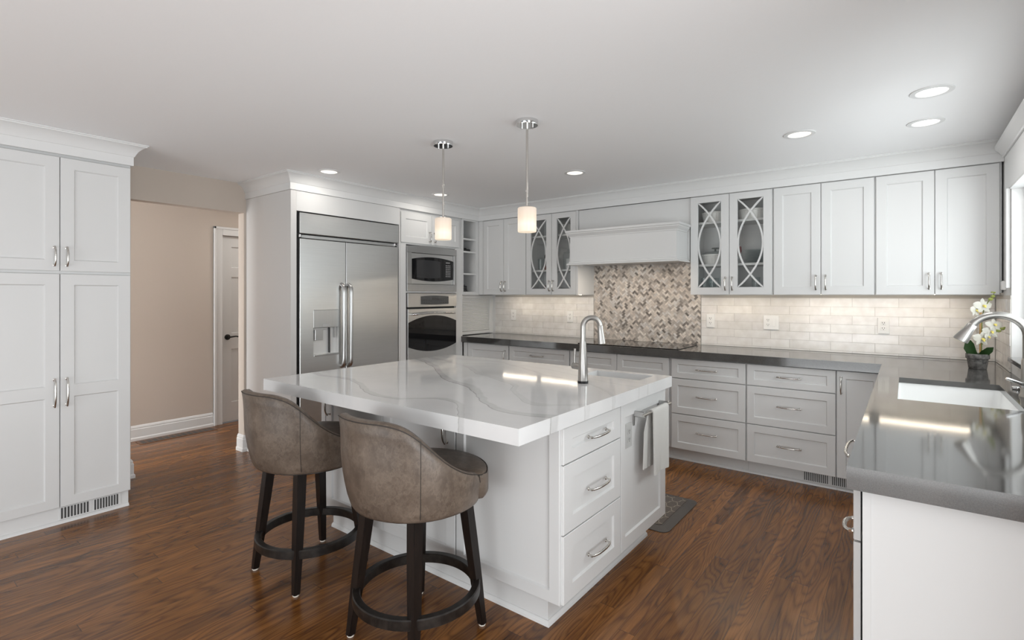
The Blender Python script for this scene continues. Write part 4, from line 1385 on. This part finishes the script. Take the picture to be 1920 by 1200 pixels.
def flower(parent, c, sc, yaw, pit):
    bm = bm_new()
    M = Matrix.Translation(Vector(c)) @ Matrix.Rotation(R(yaw), 4, 'Z') @ Matrix.Rotation(R(pit), 4, 'X')
    for an, ln, wd in ((90, 1.0, 0.55), (18, 1.05, 0.95), (162, 1.05, 0.95), (-52, 0.95, 0.55), (-128, 0.95, 0.55)):
        rows = []
        for i in range(6):
            tt = i / 5
            w_ = sc * wd * 0.5 * math.sin(PI * (0.12 + 0.86 * tt)) ** 0.7
            r_ = sc * ln * tt
            rw_ = []
            for s in (-1, 0, 1):
                x = r_ * math.cos(R(an)) - s * w_ * math.sin(R(an))
                z = r_ * math.sin(R(an)) + s * w_ * math.cos(R(an))
                y = -0.25 * sc * tt * tt * (0.4 if wd < 0.6 else -0.5) + 0.10 * sc * abs(s) - (0.04 * sc if wd > 0.6 else 0)
                rw_.append(bm.verts.new(M @ Vector((x, y, z))))
            rows.append(rw_)
        for a, d in zip(rows, rows[1:]):
            for k in range(2): bm.faces.new((a[k], a[k + 1], d[k + 1], d[k]))
    bmesh.ops.solidify(bm, geom=bm.faces[:], thickness=0.001)
    f = link('flower', bm, PETAL, parent, smooth=True)
    bm = bm_new(); tube(bm, [M @ Vector((0, -0.05 * sc, 0.05 * sc)), M @ Vector((0, -0.28 * sc, -0.05 * sc)), M @ Vector((0, -0.38 * sc, -0.26 * sc))], [0.14 * sc, 0.17 * sc, 0.06 * sc], 8)
    link('lip', bm, LIPM, f, smooth=True)


for c, sc, yw, pt in (((0.026, -0.010, 0.385), 0.049, 25, -12), ((-0.008, -0.012, 0.358), 0.042, 55, 5), ((0.020, -0.018, 0.185), 0.049, 30, 8), ((0.062, -0.016, 0.230), 0.043, 15, -5), ((0.076, -0.012, 0.272), 0.042, 20, -20), ((0.046, -0.02, 0.200), 0.030, 60, 10)):
    flower(t, c, sc, yw, pt)
for c, r_ in (((0.060, 0.004, 0.428), 0.010), ((0.070, 0.003, 0.445), 0.009), ((0.076, 0.002, 0.468), 0.0055), ((0.066, 0.002, 0.470), 0.005), ((0.094, -0.008, 0.238), 0.0105), ((0.110, -0.010, 0.250), 0.0095), ((0.1185, -0.012, 0.258), 0.005)):
    bm = bm_new(); bmesh.ops.create_uvsphere(bm, u_segments=12, v_segments=8, radius=r_, matrix=Matrix.Translation(c) @ Matrix.Diagonal((1.25, 1, 0.95, 1))); link('bud', bm, BUDM, t, smooth=True)

# ---------------- island
IX0, IX1, IY0, IY1 = -2.765, -1.042, 1.403, 2.842
HX0, HX1, HY0, HY1 = -1.475, -1.125, 2.592, 2.782
bm = bm_new()
# one slab with a sink cut-out
def island_slab(bm, z0, z1):
    xs = [IX0, HX0, HX1, IX1]; ys = [IY0, HY0, HY1, IY1]
    vv = {}
    for zi, z in enumerate((z0, z1)):
        for i, x in enumerate(xs):
            for j, y in enumerate(ys):
                vv[(i, j, zi)] = bm.verts.new((x, y, z))
    for i in range(3):
        for j in range(3):
            if (i, j) == (1, 1): continue
            bm.faces.new([vv[(i, j, 1)], vv[(i + 1, j, 1)], vv[(i + 1, j + 1, 1)], vv[(i, j + 1, 1)]])
            bm.faces.new([vv[(i, j, 0)], vv[(i, j + 1, 0)], vv[(i + 1, j + 1, 0)], vv[(i + 1, j, 0)]])
    ring = [(0, 0), (1, 0), (2, 0), (3, 0), (3, 1), (3, 2), (3, 3), (2, 3), (1, 3), (0, 3), (0, 2), (0, 1)]
    for a, c in zip(ring, ring[1:] + ring[:1]):
        bm.faces.new([vv[(*a, 0)], vv[(*c, 0)], vv[(*c, 1)], vv[(*a, 1)]])
    hr = [(1, 1), (1, 2), (2, 2), (2, 1)]
    for a, c in zip(hr, hr[1:] + hr[:1]):
        bm.faces.new([vv[(*a, 0)], vv[(*c, 0)], vv[(*c, 1)], vv[(*a, 1)]])


island_slab(bm, CB + 0.001, CT)
eds = [e_ for e_ in bm.edges if len(e_.link_faces) == 2 and abs(e_.link_faces[0].normal.dot(e_.link_faces[1].normal)) < 0.5] if False else []
tag(link('island_countertop', bm, MARBLE), 'thick white grey-veined quartz countertop of the kitchen island', 'countertop')
# drawers at the near corner (faces +x): local x = world y
IC = -1.10
t = thing('island_drawer_cabinet', 'white three-drawer island cabinet under the near corner of the veined top', 'cabinet', (IC, 1.760, 0), 90)
boxobj('body', PAINT, t, 0, 0.512, 0, 0.5535, 0.1255, CB)
for z0, z1, hz in ((0.132, 0.405, 0.258), (0.410, 0.686, 0.540), (0.691, 0.836, 0.762)):
    add_door(t, -0.006, 0.508, z0, z1, name='drawer', handle=('h', 0.273, hz), hlen=0.172, stile=0.066, rail=0.05 if z0 > 0.6 else 0.06)
side = link('side_panel', door_bm(0.562, CB - 0.004 - 0.132, stile=0.046, rail=0.046), PAINT, t)
side.rotation_euler = (0, 0, R(-90)); side.location = (0.0, 0.554, 0.132)
# sink cabinet with the towel-bar panel
t = thing('island_sink_cabinet', 'white island cabinet with flat panelled end carrying the towel bar', 'cabinet', (IC, 2.2735, 0), 90)
bm = bm_new(); box(bm, 0, 0.560, 0, 0.5535, 0.1255, 0.66); box(bm, 0, 0.295, 0, 0.5535, 0.66, CB); box(bm, 0.53, 0.56, 0, 0.5535, 0.66, CB); link('body', bm, PAINT, t)
e = 0.002
add_door(t, 0.002, 0.572, 0.132, CB - 0.003, name='end_panel', stile=0.046, cells=[(e, 0.568, e, CB - 0.137, 0.042, 0.075, 0.060, 0.075)])
# door cabinet on the stool side
t = thing('island_door_cabinet', 'white two-door island cabinet facing the bar stools', 'cabinet', (-2.745, 1.760, 0))
boxobj('body', PAINT, t, 0, 1.090, 0, 1.073, 0.1255, CB)
boxobj('corner_post', PAINT, t, 0.0, 0.040, -0.02, -0.0005, 0.132, CB - 0.002)
add_door(t, 0.045, 0.560, 0.132, CB - 0.004, handle=('v', 0.087, 0.735), hlen=0.12, stile=0.055)
add_door(t, 0.564, 1.084, 0.132, CB - 0.004, handle=('v', 1.035, 0.735), hlen=0.12, stile=0.055)
t = thing('island_plinth', 'white recessed plinth with base moulding under the island cabinets', 'plinth', (0, 0, 0))
bm = bm_new(); box(bm, -2.70, -1.180, 1.790, 2.80, 0, 0.125, 0.001); link('toe_kick', bm, PAINT, t)
bm = bm_new(); sweep(bm, [(0, 0), (0.013, 0), (0.011, 0.012), (0.004, 0.020), (0, 0.021)], [(-2.7005, 1.7895), (-1.1795, 1.7895), (-1.1795, 2.80)]); link('shoe_moulding', bm, TRIM, t)

# island sink + faucet
t = thing('island_sink', 'small white undermount prep sink set in the island top', 'sink', ((HX0 + HX1) / 2, (HY0 + HY1) / 2, CB - 0.0005))
link('basin', basin((HX1 - HX0) / 2, (HY1 - HY0) / 2, 0.15, r=0.02), SINKW, t, smooth=True, angle=40)
bm = bm_new(); lathe(bm, [(0, 0.001), (0.02, 0.001), (0.03, 0.003), (0.03, 0)], 20); link('drain', bm, CHROME, t, (0, 0, -0.15), smooth=True)
t = thing('bar_faucet', 'slim brushed steel pull-down faucet standing on the veined island top', 'faucet', (-1.322, 2.335, CT + 0.0003))
bm = bm_new(); lathe(bm, [(0, 0), (0.0275, 0), (0.0275, 0.012), (0, 0.012)], 24); link('base_ring', bm, BLACKM, t, smooth=True, angle=40)
bm = bm_new(); lathe(bm, [(0, 0.0122), (0.0255, 0.0122), (0.0255, 0.02), (0.0235, 0.10), (0.0175, 0.19), (0.0165, 0.215), (0, 0.215)], 28); link('body', bm, BRUSHN, t, smooth=True, angle=40)
bm = bm_new()
pth = [(0, 0, 0.213), (0, 0, 0.25), (0.0, 0, 0.29)]
ra = 0.040
dx, dy = 0.62, 0.78
for i in range(1, 15):
    an = R(180 - i * 172 / 14)
    q = ra * 1.2 * (1 + math.cos(an))
    pth.append((q * dx, q * dy, 0.29 + 0.046 * math.sin(an)))
pth = [(p[0], p[1], p[2]) for p in pth]
tube(bm, pth, 0.0135, 16)
link('neck', bm, BRUSHN, t, smooth=True, angle=60)
p0 = Vector(pth[-1])
bm = bm_new(); tube(bm, [p0 + Vector((0, 0, -q)) + Vector((dx, dy, 0)) * q * 0.10 for q in (0.0, 0.004, 0.03, 0.075, 0.095, 0.097)], [0.0135, 0.015, 0.0155, 0.0195, 0.0205, 0.017], 20); link('spray_head', bm, BRUSHN, t, smooth=True, angle=40)
bm = bm_new(); lv = Vector((-0.795, -0.607, 0))
lv = Vector((-0.80, 0.25, 0)).normalized()
tube(bm, [lv * 0.018 + Vector((0, 0, 0.082)), lv * 0.072 + Vector((0, 0, 0.082)), lv * 0.076 + Vector((0, 0, 0.082))], [0.0175, 0.0175, 0.014], 18)
tube(bm, [lv * 0.062 + Vector((0, 0, 0.09)), lv * 0.064 + Vector((0, 0, 0.125)), lv * 0.060 + Vector((0, 0, 0.172))], [0.007, 0.006, 0.0065], 12)
link('lever', bm, BRUSHN, t, smooth=True, angle=50)

# island outlet (grey) on the end panel
t = outlet(0, 'grey duplex outlet on the island end panel beside the towel bar', loc=(IC + 0.0113, 2.368, 0.678), rz=90, mat=GREYPL)

# towel bar and towel
t = thing('towel_bar', 'brushed nickel towel bar screwed to the island end panel', 'towel bar', (IC + 0.0125, 0, 0.775))
BX = 0.062
for y in (2.432, 2.752):
    bm = bm_new(); box(bm, 0.0, 0.004, y - 0.009, y + 0.009, -0.062, 0.040, 0.001); bp = link('bracket_plate', bm, STEELD, t)
    bm = bm_new(); box(bm, 0.0045, BX, y - 0.007, y + 0.007, -0.016, 0.014, 0.003); link('bracket_arm', bm, STEELD, bp)
bm = bm_new(); tube(bm, [(BX, 2.405, 0), (BX, 2.775, 0)], 0.0075, 16); link('rail', bm, BRUSHN, t, smooth=True)
t = thing('hand_towel', 'white terry hand towel folded over the island towel bar', 'towel', (IC + 0.0115 + BX, 0, 0.775))
bm = bm_new()
NV, NU = 46, 18
path = []
for i in range(NV + 1):
    s = i / NV
    if s < 0.42:
        q = 1 - s / 0.42
        path.append((-0.0155 - 0.006 * q, -0.285 * q, q, 'b'))
    elif s > 0.55:
        q = (s - 0.55) / 0.45
        path.append((0.0155 + 0.004 * q, -0.318 * q, q, 'f'))
    else:
        an = PI * (1 - (s - 0.42) / 0.13)
        path.append((0.0155 * math.cos(an), 0.0145 * math.sin(an), 0, 'm'))
g0 = []
for i, (xo, zo, q, wch) in enumerate(path):
    rw_ = []
    for k in range(NU + 1):
        s = k / NU
        if wch == 'b': ya, yb = 2.505 - 0.045 * min(1, q * 3), 2.70 - 0.12 * min(1, q * 3)
        else: ya, yb = 2.505, 2.712
        y = ya + (yb - ya) * s
        rip = 0.0035 * math.sin(s * 9 + 0.6) * q + 0.002 * math.sin(s * 23) * q
        rw_.append(bm.verts.new((xo + (rip if wch != 'b' else -abs(rip)), y, zo + 0.004 * math.sin(s * 5) * q)))
    g0.append(rw_)
for a, c in zip(g0, g0[1:]):
    for k in range(NU): bm.faces.new((a[k], a[k + 1], c[k + 1], c[k]))
bmesh.ops.recalc_face_normals(bm, faces=bm.faces)
bmesh.ops.solidify(bm, geom=bm.faces[:], thickness=0.006)
link('cloth', bm, TERRY, t, smooth=True, angle=70)

# anti-fatigue mat
t = thing('kitchen_mat', 'dark cushioned floor mat with pale trellis pattern behind the island', 'mat', (-1.62, 3.17, 0))


def rrect(bm, hx, hy, r_, z, k=6):
    out = []
    for sx, sy, st_ in ((1, 1, 0), (-1, 1, 90), (-1, -1, 180), (1, -1, 270)):
        for i in range(k + 1):
            an = R(st_ + 90 * i / k)
            out.append(bm.verts.new((sx * (hx - r_) + r_ * math.cos(an), sy * (hy - r_) + r_ * math.sin(an), z)))
    return out


bm = bm_new()
rg_ = [rrect(bm, 0.535, 0.29, 0.05, 0.0), rrect(bm, 0.535, 0.29, 0.05, 0.004), rrect(bm, 0.490, 0.245, 0.03, 0.016)]
for a, c in zip(rg_, rg_[1:]):
    for k in range(len(a)):
        j = (k + 1) % len(a)
        bm.faces.new((a[k], a[j], c[j], c[k]))
bm.faces.new(rg_[-1]); bm.faces.new(list(reversed(rg_[0])))
link('border', bm, MATEDGE, t)
bm = bm_new(); a = rrect(bm, 0.478, 0.233, 0.02, 0.0165); c = rrect(bm, 0.478, 0.233, 0.02, 0.0180)
for k in range(len(a)):
    j = (k + 1) % len(a)
    bm.faces.new((a[k], a[j], c[j], c[k]))
bm.faces.new(c); bm.faces.new(list(reversed(a)))
link('patterned_top', bm, MATTOP, t)

# hall floor register
t = thing('floor_register', 'brown slotted floor register along the hall baseboard', 'vent', (-5.62, 2.02, 0))
bm = bm_new(); box(bm, -0.065, 0.065, -0.335, 0.335, 0.0003, 0.004, 0.001); link('frame', bm, simple('register_face', (0.15, 0.075, 0.04), 0.45), t)
bm = bm_new()
for i in range(13):
    y = -0.31 + i * 0.0485
    box(bm, -0.052, 0.052, y, y + 0.034, 0.0041, 0.0048)
link('slots', bm, SLOT, t)

# ---------------- stools
st = thing('bar_stool', 'brown leather swivel bar stool nearest the viewer, at the island corner', 'stool', (-1.585, 1.440, 0), 0, 'leather bar stools at the island')


def ztop(th):
    a = abs(th)
    K = [(0, 0.922), (25, 0.920), (39, 0.900), (50, 0.856), (60, 0.808), (69, 0.765), (80, 0.727), (90, 0.703), (98, 0.690), (104, 0.682), (108, 0.668), (111, 0.640)]
    for (a0, z0), (a1, z1) in zip(K, K[1:]):
        if a <= a1:
            q = (a - a0) / (a1 - a0)
            return z0 + (z1 - z0) * q
    return K[-1][1]


def smooth_z(th):
    return sum(ztop(th + d) for d in (-5, -2.5, 0, 2.5, 5)) / 5 if abs(th) < 101 else ztop(th)


bm = bm_new()
NT = 64
TH = 0.041
cols_ = []
for i in range(NT + 1):
    th = -111 + 222 * i / NT
    a = R(th)
    dr_ = Vector((math.sin(a), -math.cos(a), 0))
    zt = smooth_z(th)
    bk = max(0.0, math.cos(a * 0.78)) ** 1.2
    prof = []
    zb = 0.548
    def ro(z):
        v = (z - zb) / 0.36
        return 0.262 + 0.050 * v * bk + 0.012 * math.sin(PI * min(1, v * 1.2)) 
    prof.append((ro(zb) - 0.030, zb - 0.004))
    prof.append((ro(zb) - 0.008, zb))
    prof.append((ro(zb), zb + 0.012))
    for k in range(1, 9):
        z = zb + 0.012 + (zt - 0.010 - zb - 0.012) * k / 8
        prof.append((ro(z), z))
    r_t = ro(zt - 0.010)
    prof += [(r_t - 0.006, zt - 0.003), (r_t - 0.014, zt), (r_t - TH + 0.010, zt - 0.001), (r_t - TH + 0.002, zt - 0.008)]
    for k in range(1, 6):
        z = zt - 0.008 + (0.575 - zt + 0.008) * k / 5
        prof.append((ro(z) - TH, z))
    cols_.append([bm.verts.new(dr_ * r_ + Vector((0, 0, z))) for r_, z in prof])
for a, c in zip(cols_, cols_[1:]):
    for k in range(len(a) - 1):
        bm.faces.new((a[k], c[k], c[k + 1], a[k + 1]))
bm.faces.new(cols_[0]); bm.faces.new(list(reversed(cols_[-1])))
back = link('backrest', bm, LEATHER, st, smooth=True, angle=50)
bm = bm_new()
tube(bm, [v for v in [(Vector((math.sin(R(th)), -math.cos(R(th)), 0)) * (0.262 + 0.050 * ((smooth_z(th) - 0.010 - 0.548) / 0.36) * max(0, math.cos(R(th) * 0.78)) ** 1.2 + 0.012 * math.sin(PI * min(1, ((smooth_z(th) - 0.558) / 0.36) * 1.2)) + 0.0005) + Vector((0, 0, smooth_z(th) - 0.008))) for th in range(-111, 112, 3)]], 0.0018, 6)
link('piping', bm, PIPING, back, smooth=True)
for s in (-50, 50):
    bm = bm_new()
    a = R(s); dr_ = Vector((math.sin(a), -math.cos(a), 0)); bk = max(0.0, math.cos(a * 0.78)) ** 1.2
    tube(bm, [dr_ * (0.262 + 0.050 * v * bk + 0.012 * math.sin(PI * min(1, v * 1.2)) + 0.0002) + Vector((0, 0, 0.548 + 0.36 * v)) for v in [0.04 + (smooth_z(s) - 0.565) / 0.36 * k / 10 for k in range(11)]], 0.0013, 6)
    link('seam', bm, PIPING, back, smooth=True)
# seat cushion
bm = bm_new()
NS = 56
prof = [(0.0, 0.556), (0.9, 0.556), (0.97, 0.562), (1.0, 0.578), (1.0, 0.640), (0.985, 0.655), (0.95, 0.664), (0.8, 0.671), (0.5, 0.675), (0.0, 0.676)]
def srad(an):
    d_ = abs(math.degrees(math.atan2(math.cos(an), math.sin(an))))
    q_ = min(1, max(0, (76 - d_) / 14))
    return 0.2195 + 0.070 * q_ * q_ * (3 - 2 * q_)
rr = []
for q, z in prof:
    if q == 0: rr.append([bm.verts.new((0, 0, z))])
    else: rr.append([bm.verts.new((q * srad(2 * PI * k / NS) * math.cos(2 * PI * k / NS), q * srad(2 * PI * k / NS) * math.sin(2 * PI * k / NS), z)) for k in range(NS)])
for a, c in zip(rr, rr[1:]):
    for k in range(NS):
        j = (k + 1) % NS
        if len(a) == 1: bm.faces.new((a[0], c[j], c[k]))
        elif len(c) == 1: bm.faces.new((a[k], a[j], c[0]))
        else: bm.faces.new((a[k], a[j], c[j], c[k]))
seat = link('seat', bm, LEATHER, st, smooth=True, angle=60)
bm = bm_new()
tube(bm, [(0.988 * srad(2 * PI * k / 60) * math.cos(2 * PI * k / 60), 0.988 * srad(2 * PI * k / 60) * math.sin(2 * PI * k / 60), 0.6565) for k in range(61)], 0.0018, 6); link('piping', bm, PIPING, seat, smooth=True)
bm = bm_new(); lathe(bm, [(0, 0.505), (0.12, 0.505), (0.12, 0.53), (0.235, 0.538), (0.235, 0.5435), (0, 0.5435)], 36); link('swivel_base', bm, ESPRESSO, st, smooth=True)
for sx, sy in ((-1, -1), (1, -1), (1, 1), (-1, 1)):
    bm = bm_new()
    ft = Vector((sx * 0.187, sy * 0.187, 0.008)); tp = Vector((sx * 0.137, sy * 0.137, 0.537))
    dg = Vector((sx, sy, 0)).normalized(); pg = Vector((-sy, sx, 0)).normalized()
    def sec(c, a_, b2):
        return [bm.verts.new(c + Vector((1, 0, 0)) * a_ * i + Vector((0, 1, 0)) * b2 * j) for i, j in ((-1, -1), (1, -1), (1, 1), (-1, 1))]
    secs = [sec(ft + (tp - ft) * q, 0.5 * (0.030 + 0.016 * q), 0.5 * (0.030 + 0.016 * q)) for q in (0, 0.33, 0.66, 1)]
    for a, c in zip(secs, secs[1:]): rect_ring(bm, a, c)
    bm.faces.new(list(reversed(secs[0]))); bm.faces.new(secs[-1])
    bmesh.ops.bevel(bm, geom=[e_ for e_ in bm.edges if abs((e_.verts[0].co - e_.verts[1].co).z) > 0.05], offset=0.004, segments=2, affect='EDGES')
    lg = link('leg', bm, ESPRESSO, st, smooth=True, angle=30)
    bm = bm_new(); lathe(bm, [(0, 0), (0.013, 0), (0.0145, 0.003), (0.0145, 0.0078), (0, 0.0078)], 16, (ft.x, ft.y, 0)); link('glide', bm, GLIDE, lg, smooth=True)
bm = bm_new()
lathe(bm, [(0.252, 0.158), (0.256, 0.161), (0.256, 0.195), (0.252, 0.199), (0.228, 0.199), (0.225, 0.196), (0.225, 0.161), (0.228, 0.158)], 72, closed=True)
link('footrest_ring', bm, RINGM, st, smooth=True, angle=40)
dup(st, (-2.392, 1.455, 0), 'brown leather swivel bar stool farther along the island, nearer the refrigerator')

# ---------------- pendants
def pendant(loc, label):
    t = thing('pendant_lamp', label, 'lamp', loc, 0, 'pendant lamps over the island')
    bm = bm_new(); lathe(bm, [(0, -0.0005), (0.062, -0.0005), (0.062, -0.024), (0.060, -0.028), (0, -0.028)], 36); ca_ = link('ceiling_canopy', bm, CHROME, t, smooth=True, angle=40)
    for s in (-1, 1):
        bm = bm_new(); lathe(bm, [(0, -0.0282), (0.0045, -0.0282), (0.0045, -0.045), (0, -0.046)], 10, (s * 0.030 * 0.8, s * 0.030 * 0.6, 0)); link('screw', bm, CHROME, ca_, smooth=True)
    bm = bm_new(); tube(bm, [(0, 0, -0.028), (0, 0, -0.478)], 0.0065, 12); link('rod', bm, NICKEL, t, smooth=True)
    bm = bm_new(); lathe(bm, [(0, -0.477), (0.012, -0.477), (0.040, -0.483), (0.041, -0.4855), (0, -0.4855)], 28); link('cap', bm, NICKEL, t, smooth=True)
    bm = bm_new(); lathe(bm, [(0, 0.136), (0.048, 0.136), (0.0525, 0.131), (0.0525, 0.006), (0.050, 0.0), (0, 0.0)], 36); link('lamp_shade', bm, OPAL, t, (0, 0, -0.622), smooth=True, angle=40)
    return t


p_ = pendant((-2.336, 2.340, CEIL), 'pendant lamp with opal cylinder shade nearer the oven tower')
dup(p_, (-1.680, 2.340, CEIL), 'pendant lamp with opal cylinder shade nearer the range hood and island faucet')

# recessed downlights
CANP = 1.7
def can(x, y, label, mat):
    t = thing('recessed_light', label, 'ceiling light', (x, y, CEIL), 0, 'recessed ceiling lights')
    bm = bm_new(); lathe(bm, [(0.062, -0.0005), (0.086, -0.0005), (0.085, -0.004), (0.064, -0.006), (0.062, -0.004)], 40, closed=True); link('trim_ring', bm, TRIM, t, smooth=True)
    bm = bm_new(); lathe(bm, [(0, -0.0008), (0.0615, -0.0008), (0.0615, -0.0022), (0, -0.0022)], 40); link('lens', bm, mat, t)
    ld = bpy.data.lights.new('can_lamp', 'AREA')
    ld.shape, ld.size, ld.energy = 'DISK', 0.11, CANP
    if x > -0.6 and x < -0.4: ld.energy = 1.4
    ld.color = (1.0, 0.95, 0.88) if mat is CANY else (1, 0.98, 0.96)
    lo = bpy.data.objects.new('can_lamp', ld)
    col.objects.link(lo)
    lo.parent, lo.location = t, (0, 0, -0.012)
    return t


can(0.100, 3.176, 'white recessed ceiling light nearest the window header', CANW)
can(0.090, 3.723, 'white recessed ceiling light above the orchid end of the sink counter', CANW)
can(-0.51, 3.534, 'warm recessed ceiling light in front of the solid wall cabinets', CANY)
can(-2.09, 3.563, 'warm recessed ceiling light in front of the range hood', CANY)
can(-3.613, 2.356, 'warm recessed ceiling light in front of the refrigerator', CANY)
can(-3.582, 3.551, 'warm recessed ceiling light in front of the oven tower, behind the pendant rod', CANY)

# under-cabinet light strips
for x0, x1, lb in ((-3.64, -3.17, 'under the corner wall cabinet'), (-3.12, -2.62, 'under the hood-side glass cabinet'), (-1.42, -0.86, 'under the dish-filled glass cabinet'), (-0.79, -0.21, 'under the middle solid wall cabinet'), (-0.155, 0.345, 'under the window-side wall cabinet')):
    t = thing('light_strip', 'slim warm light strip ' + lb, 'light strip', (x0, 4.60, UB + 0.0135), 0, 'light strips under the wall cabinets')
    boxobj('housing', PLASTIC, t, 0, x1 - x0, -0.016, 0.016, -0.008, 0)
    boxobj('diffuser', LEDM, t, 0.004, x1 - x0 - 0.004, -0.010, 0.010, -0.0105, -0.0082)
